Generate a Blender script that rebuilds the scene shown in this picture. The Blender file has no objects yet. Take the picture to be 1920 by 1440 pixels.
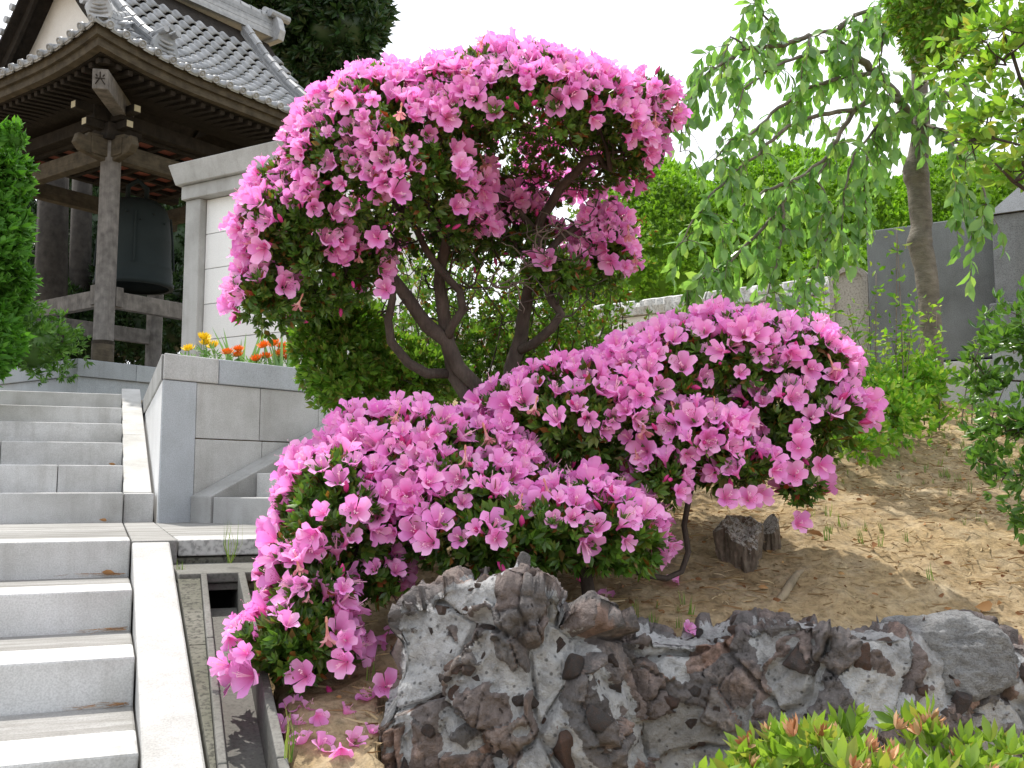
import bpy, math, random
import numpy as np
from mathutils import Matrix, Vector, noise
rnd = random.Random(7)
rng = np.random.default_rng(7)
sc = bpy.context.scene
col = sc.collection
R = math.radians

# ------------------------------------------------------------------ camera, sky, sun, exposure
F, EYE = 1850.0, 1.6                       # focal length in photo pixels, eye level in metres
PITCH = math.atan(192 / F)
cam = bpy.data.objects.new('camera', bpy.data.cameras.new('camera'))
col.objects.link(cam)
cam.location = (0, 0, EYE)
cam.rotation_euler = (R(90) + PITCH, 0, 0)
cam.data.sensor_width = 36
cam.data.lens = 36 * F / 1920
cam.data.clip_start = 0.05
cam.data.clip_end = 2000
sc.camera = cam

SUN_AZ, SUN_EL = R(-33), R(59)
world = bpy.data.worlds.new('World')
sc.world = world
world.use_nodes = True
wn = world.node_tree
bg = wn.nodes['Background']
sky = wn.nodes.new('ShaderNodeTexSky')
sky.sky_type = 'NISHITA'
sky.sun_disc = False
sky.sun_elevation = SUN_EL
sky.sun_rotation = SUN_AZ % (2 * math.pi)
sky.air_density = 1.0
sky.dust_density = 4.0
sky.ozone_density = 1.0
# thin bright cloud veil over the whole sky
tc = wn.nodes.new('ShaderNodeTexCoord'); mp = wn.nodes.new('ShaderNodeMapping'); mp.inputs['Scale'].default_value = (1, 1, 2.6)
nz = wn.nodes.new('ShaderNodeTexNoise'); nz.inputs['Scale'].default_value = 1.6; nz.inputs['Detail'].default_value = 6
rp = wn.nodes.new('ShaderNodeValToRGB'); rp.color_ramp.elements[0].position = .30; rp.color_ramp.elements[0].color = (.50, .50, .50, 1); rp.color_ramp.elements[1].position = .62; rp.color_ramp.elements[1].color = (.95, .95, .95, 1)
mxw = wn.nodes.new('ShaderNodeMix'); mxw.data_type = 'RGBA'; mxw.inputs[7].default_value = (5.9, 6.1, 6.35, 1)
wn.links.new(tc.outputs['Generated'], mp.inputs[0]); wn.links.new(mp.outputs[0], nz.inputs['Vector']); wn.links.new(nz.outputs[0], rp.inputs[0])
wn.links.new(rp.outputs[0], mxw.inputs[0]); wn.links.new(sky.outputs[0], mxw.inputs[6]); wn.links.new(mxw.outputs[2], bg.inputs[0])
bg.inputs[1].default_value = 0.15
sl = bpy.data.lights.new('sun', 'SUN')
sl.energy = 2.7
sl.angle = R(0.6)
sl.color = (1.0, 0.95, 0.87)
sun = bpy.data.objects.new('sun', sl)
col.objects.link(sun)
sdir = Vector((math.sin(SUN_AZ) * math.cos(SUN_EL), math.cos(SUN_AZ) * math.cos(SUN_EL), math.sin(SUN_EL)))
sun.rotation_euler = sdir.to_track_quat('Z', 'Y').to_euler()
sun.location = (-8, 0, 12)
vs = sc.view_settings
vs.view_transform = 'Standard'
vs.look = 'None'
vs.exposure = 0.9
vs.gamma = 1
vs.use_curve_mapping = False
sc.cycles.use_denoising = True
sc.cycles.max_bounces = 6
sc.cycles.transparent_max_bounces = 4

# ------------------------------------------------------------------ helpers
cp_, sp_ = math.cos(PITCH), math.sin(PITCH)
CAM = np.array([0, 0, EYE])
def ray(px, py):
    x = (px - 960) / F; y = (720 - py) / F
    return np.array([x, cp_ - y * sp_, sp_ + y * cp_])
def at(px, py, d):
    r = ray(px, py); return CAM + r * d / r[1]
def atz(px, py, z):
    r = ray(px, py); return CAM + r * (z - EYE) / r[2]
def proj(p):
    q = np.asarray(p, float) - CAM
    dep = q[..., 1] * cp_ + q[..., 2] * sp_
    return 960 + F * q[..., 0] / dep, 720 - F * (-q[..., 1] * sp_ + q[..., 2] * cp_) / dep
def smooth(e0, e1, x):
    t = np.clip((np.asarray(x, float) - e0) / (e1 - e0), 0, 1); return t * t * (3 - 2 * t)

def tag(o, label=None, cat=None, group=None, kind=None):
    if label: o['label'] = label
    if cat: o['category'] = cat
    if group: o['group'] = group
    if kind: o['kind'] = kind
    return o
def empty(name, loc=(0, 0, 0), rz=0.0, label=None, cat=None, group=None, kind=None):
    o = bpy.data.objects.new(name, None)
    col.objects.link(o)
    o.empty_display_size = 0.1
    o.location = loc
    o.rotation_euler = (0, 0, rz)
    o['_'] = 0; del o['_']
    return tag(o, label, cat, group, kind)
def link(name, me, parent=None, M=None):
    o = bpy.data.objects.new(name, me)
    col.objects.link(o)
    if parent is not None: o.parent = parent
    if M is not None: o.matrix_basis = M
    return o

class Geo:
    """collects vertices and faces, optional material index and uv"""
    def __init__(s): s.v = []; s.f = []; s.m = []
    def add(s, vs_, fs, mi=0):
        n = len(s.v); s.v += [tuple(map(float, p)) for p in vs_]
        s.f += [tuple(i + n for i in f) for f in fs]; s.m += [mi] * len(fs); return s
    def box(s, x0, x1, y0, y1, z0, z1, mi=0, M=None):
        P = [(x, y, z) for z in (z0, z1) for y in (y0, y1) for x in (x0, x1)]
        if M is not None: P = [tuple(M @ Vector(p)) for p in P]
        return s.add(P, [(0, 2, 3, 1), (4, 5, 7, 6), (0, 1, 5, 4), (2, 6, 7, 3), (0, 4, 6, 2), (1, 3, 7, 5)], mi)
    def prism(s, prof, x0, x1, axis='x', mi=0):
        """closed profile (list of 2-tuples) extruded along axis; profile is (y,z) for x, (x,z) for y, (x,y) for z"""
        n = len(prof)
        def mk(a, b, e): return {'x': (e, a, b), 'y': (a, e, b), 'z': (a, b, e)}[axis]
        P = [mk(a, b, x0) for a, b in prof] + [mk(a, b, x1) for a, b in prof]
        fs = [tuple(range(n))[::-1], tuple(range(n, 2 * n))] + [(i, (i + 1) % n, n + (i + 1) % n, n + i) for i in range(n)]
        return s.add(P, fs, mi)
    def tube(s, pts, rad, n=6, mi=0, cap=True):
        pts = [Vector(p) for p in pts]
        k = len(pts)
        if k < 2: return s
        V = []; up = None
        for i in range(k):
            t = (pts[min(i + 1, k - 1)] - pts[max(i - 1, 0)])
            if t.length < 1e-9: t = Vector((0, 0, 1))
            t.normalize()
            if up is None:
                up = Vector((1, 0, 0)) if abs(t.x) < .8 else Vector((0, 1, 0))
            a = (up - t * up.dot(t))
            if a.length < 1e-6: a = t.orthogonal()
            a.normalize(); up = a; b = t.cross(a)
            r = rad[i] if hasattr(rad, '__len__') else rad
            for j in range(n):
                th = 2 * math.pi * j / n
                V.append(pts[i] + (a * math.cos(th) + b * math.sin(th)) * r)
        fs = [(i * n + j, i * n + (j + 1) % n, (i + 1) * n + (j + 1) % n, (i + 1) * n + j) for i in range(k - 1) for j in range(n)]
        if cap: fs += [tuple(range(n))[::-1], tuple(range((k - 1) * n, k * n))]
        return s.add(V, fs, mi)
    def lathe(s, prof, n=24, c=(0, 0, 0), mi=0):
        V = []; k = len(prof)
        for r, z in prof:
            for j in range(n):
                th = 2 * math.pi * j / n
                V.append((c[0] + r * math.cos(th), c[1] + r * math.sin(th), c[2] + z))
        fs = [(i * n + j, i * n + (j + 1) % n, (i + 1) * n + (j + 1) % n, (i + 1) * n + j) for i in range(k - 1) for j in range(n)]
        return s.add(V, fs, mi)
    def mesh(s, name, mats, smooth_=False):
        me = bpy.data.meshes.new(name)
        me.from_pydata(s.v, [], s.f)
        for m in (mats if isinstance(mats, (list, tuple)) else [mats]): me.materials.append(m)
        me.polygons.foreach_set('material_index', s.m)
        me.polygons.foreach_set('use_smooth', [smooth_] * len(s.f))
        me.update(); return me
    def obj(s, name, mats, parent=None, bevel=0, smooth_=False, M=None):
        o = link(name, s.mesh(name, mats, smooth_), parent, M)
        if bevel:
            b = o.modifiers.new('bevel', 'BEVEL'); b.width = bevel; b.segments = 2; b.limit_method = 'ANGLE'; b.angle_limit = R(40)
        return o

def mesh_np(name, V, faces, mats, midx=None, uv=None, smooth_=True):
    """V (n,3); faces list of int arrays (k,3) or (k,4)"""
    me = bpy.data.meshes.new(name)
    me.vertices.add(len(V)); me.vertices.foreach_set('co', np.asarray(V, np.float32).ravel())
    tot = np.concatenate([np.full(len(f), f.shape[1], np.int32) for f in faces])
    li = np.concatenate([f.ravel() for f in faces]).astype(np.int32)
    me.loops.add(len(li)); me.loops.foreach_set('vertex_index', li)
    me.polygons.add(len(tot))
    st = np.zeros(len(tot), np.int32); st[1:] = np.cumsum(tot)[:-1]
    me.polygons.foreach_set('loop_start', st)
    me.polygons.foreach_set('use_smooth', np.full(len(tot), smooth_))
    for m in (mats if isinstance(mats, (list, tuple)) else [mats]): me.materials.append(m)
    if midx is not None: me.polygons.foreach_set('material_index', np.concatenate(midx).astype(np.int32))
    if uv is not None:
        l = me.uv_layers.new(name='UVMap'); l.data.foreach_set('uv', np.asarray(uv, np.float32)[li].ravel())
    me.update(calc_edges=True); me.validate(); return me

class Tpl:
    """a small template mesh: verts, tris/quads with material index, uv per vertex"""
    def __init__(s): s.v = []; s.uv = []; s.t = []; s.q = []; s.tm = []; s.qm = []
    def fin(s):
        s.V = np.array(s.v, float); s.U = np.array(s.uv, float) if s.uv else np.zeros((len(s.v), 2))
        s.T = np.array(s.t, int).reshape(-1, 3); s.Q = np.array(s.q, int).reshape(-1, 4)
        s.TM = np.array(s.tm if s.tm else [0] * len(s.T), int); s.QM = np.array(s.qm if s.qm else [0] * len(s.Q), int)
        return s
    def mesh(s, name, mats, smooth_=True):
        return join(name, [(s, np.eye(4)[None])], mats, smooth_)
def join(name, items, mats, smooth_=True):
    """items: list of (template, matrices (n,4,4)) -> one mesh"""
    Vs, Us, Ts, Qs, TM, QM = [], [], [], [], [], []; n0 = 0
    for tp, M in items:
        n = len(M); k = len(tp.V)
        if n == 0: continue
        P = np.einsum('nij,kj->nki', M[:, :3, :3], tp.V) + M[:, None, :3, 3]
        off = n0 + np.arange(n)[:, None, None] * k
        Vs.append(P.reshape(-1, 3)); Us.append(np.tile(tp.U, (n, 1)))
        if len(tp.T): Ts.append((tp.T[None] + off).reshape(-1, 3)); TM.append(np.tile(tp.TM, n))
        if len(tp.Q): Qs.append((tp.Q[None] + off).reshape(-1, 4)); QM.append(np.tile(tp.QM, n))
        n0 += n * k
    faces, mi = [], []
    if Ts: faces.append(np.concatenate(Ts)); mi.append(np.concatenate(TM))
    if Qs: faces.append(np.concatenate(Qs)); mi.append(np.concatenate(QM))
    return mesh_np(name, np.concatenate(Vs), faces, mats, mi, np.concatenate(Us), smooth_)
def unit(a):
    a = np.asarray(a, float); return a / np.maximum(np.linalg.norm(a, axis=-1, keepdims=True), 1e-9)
def frames(pos, zdir, scale, roll=None, xref=None):
    """matrices whose z axis is zdir"""
    n = len(pos); z = unit(zdir)
    ref = xref if xref is not None else unit(rng.normal(size=(n, 3)))
    x = ref - z * np.sum(ref * z, 1, keepdims=True); x = unit(x); y = np.cross(z, x)
    M = np.zeros((n, 4, 4)); s = np.asarray(scale, float).reshape(-1, 1) * np.ones((n, 1))
    M[:, :3, 0] = x * s; M[:, :3, 1] = y * s; M[:, :3, 2] = z * s; M[:, :3, 3] = pos; M[:, 3, 3] = 1
    return M
def mw(M): return Matrix([list(map(float, r)) for r in M])
def fbm(p, sc_, oct_=4): return noise.fractal(Vector(p) * sc_, 1.0, 2.0, oct_)

# ------------------------------------------------------------------ materials
class NT:
    def __init__(s, name):
        s.m = bpy.data.materials.new(name); s.m.use_nodes = True
        s.t = s.m.node_tree; s.b = s.t.nodes['Principled BSDF']; s.out = s.t.nodes['Material Output']
    def n(s, typ, **kw):
        nd = s.t.nodes.new('ShaderNode' + typ)
        for k, v in kw.items():
            if hasattr(nd, k) and k not in nd.inputs: setattr(nd, k, v)
            else: s.i(nd, k, v)
        return nd
    def i(s, nd, key, v):
        sk = nd.inputs[key]
        if hasattr(v, 'is_output'): s.t.links.new(v, sk)
        else: sk.default_value = v
    def co(s, which='Object'): return s.n('TexCoord').outputs[which]
    def mapped(s, scale, which='Object', rot=(0, 0, 0)):
        m = s.n('Mapping'); s.t.links.new(s.co(which), m.inputs[0]); m.inputs['Scale'].default_value = scale; m.inputs['Rotation'].default_value = rot
        return m.outputs[0]
    def noise(s, scale, detail=4, rough=.55, vec=None, dist=0):
        nd = s.n('TexNoise'); nd.inputs['Scale'].default_value = scale; nd.inputs['Detail'].default_value = detail
        nd.inputs['Roughness'].default_value = rough; nd.inputs['Distortion'].default_value = dist
        s.t.links.new(vec if vec is not None else s.co(), nd.inputs['Vector']); return nd.outputs[0]
    def voro(s, scale, feat='F1', vec=None, out=0):
        nd = s.n('TexVoronoi'); nd.feature = feat; nd.inputs['Scale'].default_value = scale
        s.t.links.new(vec if vec is not None else s.co(), nd.inputs['Vector']); return nd.outputs[out]
    def ramp(s, fac, stops, interp='LINEAR'):
        nd = s.n('ValToRGB'); cr = nd.color_ramp; cr.interpolation = interp
        while len(cr.elements) < len(stops): cr.elements.new(0.5)
        for e, (p, c) in zip(cr.elements, stops):
            e.position = p; e.color = (*c, 1) if len(c) == 3 else c
        s.t.links.new(fac, nd.inputs[0]); return nd.outputs[0]
    def mix(s, fac, a, b, mode='MIX'):
        nd = s.n('Mix'); nd.data_type = 'RGBA'; nd.blend_type = mode
        for k, v in ((0, fac), (6, a), (7, b)):
            if hasattr(v, 'is_output'): s.t.links.new(v, nd.inputs[k])
            else: nd.inputs[k].default_value = v if k == 0 else ((*v, 1) if len(v) == 3 else v)
        return nd.outputs[2]
    def math(s, op, a, b=0.0):
        nd = s.n('Math'); nd.operation = op
        for k, v in ((0, a), (1, b)):
            if hasattr(v, 'is_output'): s.t.links.new(v, nd.inputs[k])
            else: nd.inputs[k].default_value = v
        return nd.outputs[0]
    def bump(s, h, strength=.3, dist=.01):
        nd = s.n('Bump'); nd.inputs['Strength'].default_value = strength; nd.inputs['Distance'].default_value = dist
        s.t.links.new(h, nd.inputs['Height']); s.t.links.new(nd.outputs[0], s.b.inputs['Normal'])
    def col(s, c): s.i(s.b, 'Base Color', c if hasattr(c, 'is_output') else (*c, 1)); return s
    def set(s, rough=.6, spec=.4, metal=0):
        s.b.inputs['Roughness'].default_value = rough; s.b.inputs['Specular IOR Level'].default_value = spec; s.b.inputs['Metallic'].default_value = metal; return s
    def translucent(s, c, fac=.3):
        tr = s.n('BsdfTranslucent'); s.i(tr, 'Color', c if hasattr(c, 'is_output') else (*c, 1))
        mx = s.n('MixShader'); mx.inputs[0].default_value = fac
        s.t.links.new(s.b.outputs[0], mx.inputs[1]); s.t.links.new(tr.outputs[0], mx.inputs[2]); s.t.links.new(mx.outputs[0], s.out.inputs[0])
    def island(s):
        g = s.n('NewGeometry'); o = s.n('ObjectInfo')
        return s.math('FRACT', s.math('ADD', g.outputs['Random Per Island'], o.outputs['Random']))

def granite(name, base, dark=.55, stain=.35, rough=.62, streak=None, speck=170, stain_col=(.55, .54, .51)):
    t = NT(name)
    w = t.co('Object')
    oi = t.n('ObjectInfo')
    tint = t.ramp(oi.outputs['Random'], [(0, tuple(c * .9 for c in base)), (.5, base), (1, tuple(min(1, c * 1.07) for c in base))])
    sp = t.ramp(t.noise(speck, 2, .6, w), [(.36, (dark,) * 3), (.5, (1, 1, 1)), (.68, (1.12,) * 3)])
    c = t.mix(1.0, tint, sp, 'MULTIPLY')
    big = t.ramp(t.noise(2.3, 6, .65, w), [(.38, (0, 0, 0)), (.66, (1, 1, 1))])
    c = t.mix(t.math('MULTIPLY', big, stain), c, t.mix(1.0, c, stain_col, 'MULTIPLY'))
    if streak:
        s2 = t.ramp(t.noise(1.0, 5, .7, t.mapped(streak)), [(.42, (0, 0, 0)), (.6, (1, 1, 1))])
        c = t.mix(t.math('MULTIPLY', s2, .75), c, t.mix(1.0, c, (.52, .5, .46), 'MULTIPLY'))
    drip = t.ramp(t.noise(1.0, 4, .6, t.mapped((14, 14, .8))), [(.5, (0, 0, 0)), (.75, (1, 1, 1))])
    c = t.mix(t.math('MULTIPLY', drip, stain * .6), c, t.mix(1.0, c, (.62, .6, .56), 'MULTIPLY'))
    t.col(c).set(rough, .35)
    t.bump(t.noise(speck * .8, 3), .12, .004)
    return t.m
M_step = granite('granite_step', (.58, .58, .572), .86, .75, speck=210)
M_tread = granite('granite_tread', (.315, .312, .303), .8, .6, streak=(1.3, 11, 3), speck=210)
M_kerb = granite('granite_kerb', (.43, .43, .423), .85, .7, speck=200)
M_wallst = granite('granite_block', (.54, .54, .535), .82, .6, speck=200)
M_bluest = granite('granite_bluish', (.46, .49, .525), .82, .35, speck=200)
M_white = granite('granite_pale', (.80, .80, .80), .92, .15)
M_rough = granite('granite_rough', (.50, .50, .49), .6, .5, speck=60)
M_plinth = granite('granite_plinth', (.33, .36, .385), .7, .4)
M_dark = granite('granite_dark', (.14, .147, .155), .6, .7, rough=.38, speck=230, stain_col=(1.9, 1.95, 2.0))
M_stele = granite('stele_stone', (.42, .39, .36), .65, .5, speck=90)
M_conc = granite('concrete', (.18, .176, .163), .75, .7, rough=.85, speck=110, stain_col=(.45, .45, .38))
M_concd = granite('concrete_mossy', (.15, .145, .12), .4, .8, rough=.9, speck=80, stain_col=(.4, .42, .3))

def leafmat(name, cols, trans=.3, rough=.45, spec=.4, tr=None, var=2.0):
    t = NT(name)
    i = t.island()
    c = t.ramp(i, [(k / (len(cols) - 1), cc) for k, cc in enumerate(cols)])
    big = t.ramp(t.noise(var, 2), [(.35, (.75,) * 3), (.65, (1.2,) * 3)])
    c = t.mix(1.0, c, big, 'MULTIPLY')
    t.col(c).set(rough, spec)
    t.translucent(t.mix(1.0, c, tr or (1.6, 1.7, .8), 'MULTIPLY'), trans)
    return t.m
M_az = leafmat('azalea_leaf', [(.035, .085, .012), (.07, .16, .02), (.13, .25, .035), (.05, .12, .016), (.17, .23, .04)], .3, .38, .5)
M_azred = leafmat('azalea_old_leaf', [(.22, .08, .02), (.16, .12, .03), (.28, .05, .02)], .3)
M_shrub = leafmat('shrub_leaf', [(.07, .17, .02), (.12, .27, .03), (.20, .34, .05), (.09, .2, .025), (.22, .2, .05)], .35, .4)
M_hedge = leafmat('hedge_leaf', [(.10, .22, .015), (.17, .34, .02), (.25, .44, .035), (.13, .28, .02)], .32, .55, .25, var=1.2)
M_conifer = leafmat('conifer_leaf', [(.04, .13, .013), (.07, .20, .022), (.11, .27, .035)], .3, .55, .25)
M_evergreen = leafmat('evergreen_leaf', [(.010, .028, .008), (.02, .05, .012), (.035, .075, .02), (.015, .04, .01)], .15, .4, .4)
M_cherry = leafmat('cherry_leaf', [(.10, .22, .06), (.16, .32, .09), (.24, .42, .13), (.12, .25, .08), (.32, .47, .14)], .45, .3, .5)
M_light = leafmat('light_leaf', [(.10, .24, .03), (.20, .38, .05), (.30, .46, .07), (.14, .28, .04), (.36, .34, .08)], .4, .35)
M_camel = leafmat('glossy_leaf', [(.045, .12, .02), (.09, .21, .035), (.15, .30, .05), (.07, .16, .03)], .32, .3, .5)
M_front = leafmat('young_leaf', [(.15, .27, .035), (.22, .35, .045), (.29, .41, .07), (.18, .30, .04), (.34, .31, .08)], .4, .4)
M_weed = leafmat('weed_leaf', [(.08, .22, .02), (.15, .33, .03), (.24, .40, .05), (.34, .42, .08)], .4, .45)
M_grass = leafmat('grass_blade', [(.10, .20, .03), (.18, .30, .05), (.28, .30, .10), (.07, .16, .03)], .3, .6)
M_straw = leafmat('dry_straw', [(.42, .31, .17), (.52, .42, .26), (.30, .20, .10), (.24, .14, .07)], .15, .8, .1, (1, .9, .7))
M_iris = leafmat('iris_leaf', [(.16, .30, .12), (.24, .40, .18)], .3)
M_marileaf = leafmat('marigold_leaf', [(.10, .24, .06), (.2, .36, .1)], .3)

def bark(name, c0, c1, scale=(30, 30, 6), rough=.85):
    t = NT(name)
    n1 = t.noise(1.0, 5, .7, t.mapped(scale)); n2 = t.noise(9, 4)
    c = t.mix(n1, c0, c1); c = t.mix(1.0, c, t.ramp(n2, [(.3, (.6,) * 3), (.7, (1.3,) * 3)]), 'MULTIPLY')
    t.col(c).set(rough, .2); t.bump(n1, .7, .012); return t.m
M_bark = bark('azalea_bark', (.03, .023, .019), (.15, .12, .10), (70, 70, 16))
M_twig = bark('twig_bark', (.10, .075, .055), (.30, .25, .21), (60, 60, 20))
M_cbark = bark('cherry_bark', (.06, .05, .042), (.27, .245, .205), (22, 22, 46))
M_stump = bark('stump_wood', (.06, .047, .036), (.27, .22, .17), (3, 3, .8))
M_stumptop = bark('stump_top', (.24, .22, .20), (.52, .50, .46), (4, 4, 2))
M_root = bark('root_wood', (.16, .125, .08), (.38, .31, .21), (40, 12, 20))
M_wood = bark('weathered_wood', (.075, .068, .062), (.19, .175, .16), (34, 34, 3))  # this and the next two: tower timber, darkened to carry tree shade
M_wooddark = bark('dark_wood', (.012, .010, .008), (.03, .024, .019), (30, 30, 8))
M_fascia = bark('fascia_wood', (.032, .026, .018), (.10, .082, .056), (6, 6, 50))
M_trunkgrey = bark('grey_trunk', (.022, .02, .018), (.06, .053, .046), (10, 10, 3))

# petals: colour by distance from the throat (uv.x) and by petal (uv.y)
def petal(name, rim, mid, throat, spots=True):
    t = NT(name)
    uv = t.n('UVMap'); sep = t.n('SeparateXYZ'); t.t.links.new(uv.outputs[0], sep.inputs[0])
    u, v = sep.outputs[0], sep.outputs[1]
    c = t.ramp(u, [(.0, throat), (.32, mid), (.62, rim), (1, tuple(min(1, x * 1.04) for x in rim))])
    i = t.island()
    c = t.mix(1.0, c, t.ramp(i, [(0, (.90, .76, .92)), (.5, (1, 1, 1)), (1, (1.04, 1.28, 1.05))]), 'MULTIPLY')
    vein = t.n('TexWave'); vein.inputs['Scale'].default_value = 26; vein.inputs['Distortion'].default_value = 1.5
    cb = t.n('CombineXYZ'); t.t.links.new(v, cb.inputs[0]); t.t.links.new(cb.outputs[0], vein.inputs[0])
    c = t.mix(t.math('MULTIPLY', vein.outputs[1], .10), c, tuple(x * .7 for x in mid))
    if spots:
        sx = t.n('CombineXYZ'); t.t.links.new(t.math('MULTIPLY', u, 9), sx.inputs[0]); t.t.links.new(t.math('MULTIPLY', v, 45), sx.inputs[1])
        spn = t.ramp(t.voro(1.0, vec=sx.outputs[0]), [(.28, (1, 1, 1)), (.36, (0, 0, 0))])
        on = t.math('MULTIPLY', t.math('LESS_THAN', v, .2), t.math('MULTIPLY', t.math('GREATER_THAN', u, .22), t.math('LESS_THAN', u, .62)))
        c = t.mix(t.math('MULTIPLY', t.math('MULTIPLY', spn, on), .75), c, (.55, .03, .22))
    t.col(c).set(.55, .25)
    t.translucent(t.mix(1.0, c, (1.1, .85, 1.05), 'MULTIPLY'), .42)
    return t.m
M_petal = petal('petal_pink', (.98, .44, .82), (.95, .33, .71), (.88, .20, .50))
M_fade = petal('petal_faded', (.80, .42, .42), (.78, .36, .28), (.70, .45, .30), False)
M_bud = NT('bud_pink').col((.55, .04, .22)).set(.5).m
M_stamen = NT('stamen').col((.90, .52, .66)).set(.5).m
M_yellow = NT('marigold_yellow').col((.85, .62, .02)).set(.7).m
M_orange = NT('marigold_orange').col((.85, .22, .015)).set(.7).m
M_hole = NT('hole_shade_joint').col((.02, .02, .02)).set(.95, .05).m  # near-black: painted shade of the drain hole, and the gravestone joint

# ------------------------------------------------------------------ frames of the place
O = at(245.6, 1012.5, 3.5)                      # right end of the landing nosing
ZL = float(O[2])                                # landing level
AZ = R(-22.2)
Avec = np.array([math.sin(AZ), math.cos(AZ), 0]); Bvec = np.array([math.cos(AZ), -math.sin(AZ), 0])
T1, H1 = .49, .1225                             # lower flight tread and riser
S2, T2, H2 = 1.9, .58, .155                     # upper flight
PW = O + Avec * 1.84 + Bvec * .172              # corner of the retaining wall
CAZ = R(40)
Cvec = np.array([math.sin(CAZ), math.cos(CAZ), 0]); Nvec = np.array([math.cos(CAZ), -math.sin(CAZ), 0])

# ------------------------------------------------------------------ ground
def soil_z(x, y):
    x = np.asarray(x, float); y = np.asarray(y, float)
    z = 1.227 + .32 * (np.minimum(y, 6.0) - 2.9) + .02 * np.clip(y - 6.0, 0, 15)
    z = z + .05 * np.sin(x * 1.3 + .4) * np.exp(-((y - 4) / 2.5) ** 2) + .035 * smooth(1.2, 2.4, x) * smooth(4.5, 3, y)
    return z
def ground_z(x, y):
    x = np.asarray(x, float); y = np.asarray(y, float)
    s = (x - O[0]) * Avec[0] + (y - O[1]) * Avec[1]; b = (x - O[0]) * Bvec[0] + (y - O[1]) * Bvec[1]
    z = soil_z(x, y)
    # in front of the rocks the ground drops
    z = z + (.40 - z) * smooth(2.56, 2.44, y) * smooth(-.126, -.116, x / np.maximum(y, .5))
    low = np.clip(.95 + .20 * s, .2, 1.95) - .12
    low = np.where(s > 5.0, 2.33, low)
    edge = .365 + .045 * np.minimum(s, 0) + .55 * smooth(-.25, .15, s) + .5 * smooth(.9, 2.2, s) + 1.4 * smooth(3.5, 6, s)
    edge = edge + .27 * smooth(-.5, -.43, s) * smooth(.0, -.1, s)
    f = smooth(edge - .012, edge + .012 + .2 * smooth(-.1, .3, s), b)
    zz = low + (z - low) * f
    zz = np.where((y > 9) , np.where(x < -1.5, 2.33, np.maximum(zz, 2.2)), zz)
    return zz
def spaced(lo, hi, step, far, ratio=1.35):
    c = list(np.arange(lo, hi + 1e-6, step)); st = step; a = c[-1]
    while a < far: st *= ratio; a += st; c.append(a)
    st = step; a = c[0]
    while a > -far: st *= ratio; a -= st; c.insert(0, a)
    return np.array(c)
gx = spaced(-1.5, 3.2, .025, 500); gy = spaced(1.7, 6.3, .025, 500)
GX, GY = np.meshgrid(gx, gy)
GZ = ground_z(GX, GY)
near = (GX > -1.6) & (GX < 3.4) & (GY > 1.6) & (GY < 6.5)
for (i, j) in zip(*np.nonzero(near)):
    p = (GX[i, j], GY[i, j], 0)
    GZ[i, j] += .035 * fbm(p, 1.7, 3) + .016 * fbm((p[0] + 9, p[1], 3), 8, 4) + .012 * max(0, fbm((p[0], p[1] + 5, 7), 22, 3)) ** 1.5 * 2
V = np.stack([GX, GY, GZ], -1).reshape(-1, 3)
nx, ny = len(gx), len(gy)
ii = np.arange(ny - 1)[:, None] * nx + np.arange(nx - 1)[None]
Q = np.stack([ii, ii + 1, ii + nx + 1, ii + nx], -1).reshape(-1, 4)
t = NT('soil')
n1 = t.noise(2.2, 6, .6); n2 = t.noise(38, 5, .7); n3 = t.noise(9, 5, .65)
c = t.mix(t.ramp(n1, [(.35, (0, 0, 0)), (.68, (1, 1, 1))]), (.365, .27, .15), (.245, .178, .10))
c = t.mix(t.ramp(n3, [(.45, (0, 0, 0)), (.7, (1, 1, 1))]), c, (.40, .32, .21))
c = t.mix(1.0, c, t.ramp(n2, [(.3, (.55,) * 3), (.5, (1, 1, 1)), (.72, (1.35,) * 3)]), 'MULTIPLY')
t.col(c).set(.95, .1); t.bump(n2, .6, .02)
M_soil = t.m
ground = link('ground', mesh_np('ground', V, [Q], M_soil)); tag(ground, 'sloping bare brown soil with dry straw', None, kind='structure')

# ------------------------------------------------------------------ main staircase (local x = right, y = up the stairs)
st = empty('stone_staircase', (O[0], O[1], 0), -AZ, 'wide grey granite staircase climbing towards the bell tower', 'staircase')
def run(x0, x1, cuts, y0, y1, z0, z1, name, mat, g=.004, bev=.006):
    xs = [x0] + cuts + [x1]
    for a_, b_ in zip(xs[:-1], xs[1:]):
        j = rnd.uniform(-.0015, .0015)
        Geo().box(a_ + g / 2, b_ - g / 2, y0, y1, z0 + j, z1 + j).obj(name, mat, st, bev)
XL = -3.2
cutk = {0: [-2.2, -1.02], 1: [-1.9, -.8], 2: [-2.4, -1.25], 3: [-1.5], 4: [-1.9]}
for k in range(0, 5):
    z = ZL - H1 * k; y = -T1 * k
    run(XL, .0005, cutk[k], y, y + .215, z - H1 - .02, z, 'step_block', M_step)
    y1 = (T1 * (1 - k) - .004) if k else 1.0
    run(XL, .0005, [-2.3 + .21 * k, -.62 - .17 * k], y + .219, y1, z - .08, z - .002, 'tread_slab', M_tread)
run(XL, .0005, [-2.0, -.9], 1.004, S2 + .05, ZL - .08, ZL - .002, 'tread_slab', M_tread)
for k in range(1, 7):
    z = ZL + H2 * k; y = S2 + T2 * (k - 1)
    run(XL - 1, -.002, [[-2.6, -1.2], [-1.9, -.35], [-2.4, -.7], [-1.6], [-2.2, -.9], [-1.4]][k - 1], y, y + .25, z - H2 - .01, z, 'step_block', M_step)
    run(XL - 1, -.002, [-1.7], y + .254, y + T2 + (.03 if k < 6 else 4.0), z - .08, z - .002, 'tread_slab', M_tread)
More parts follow.
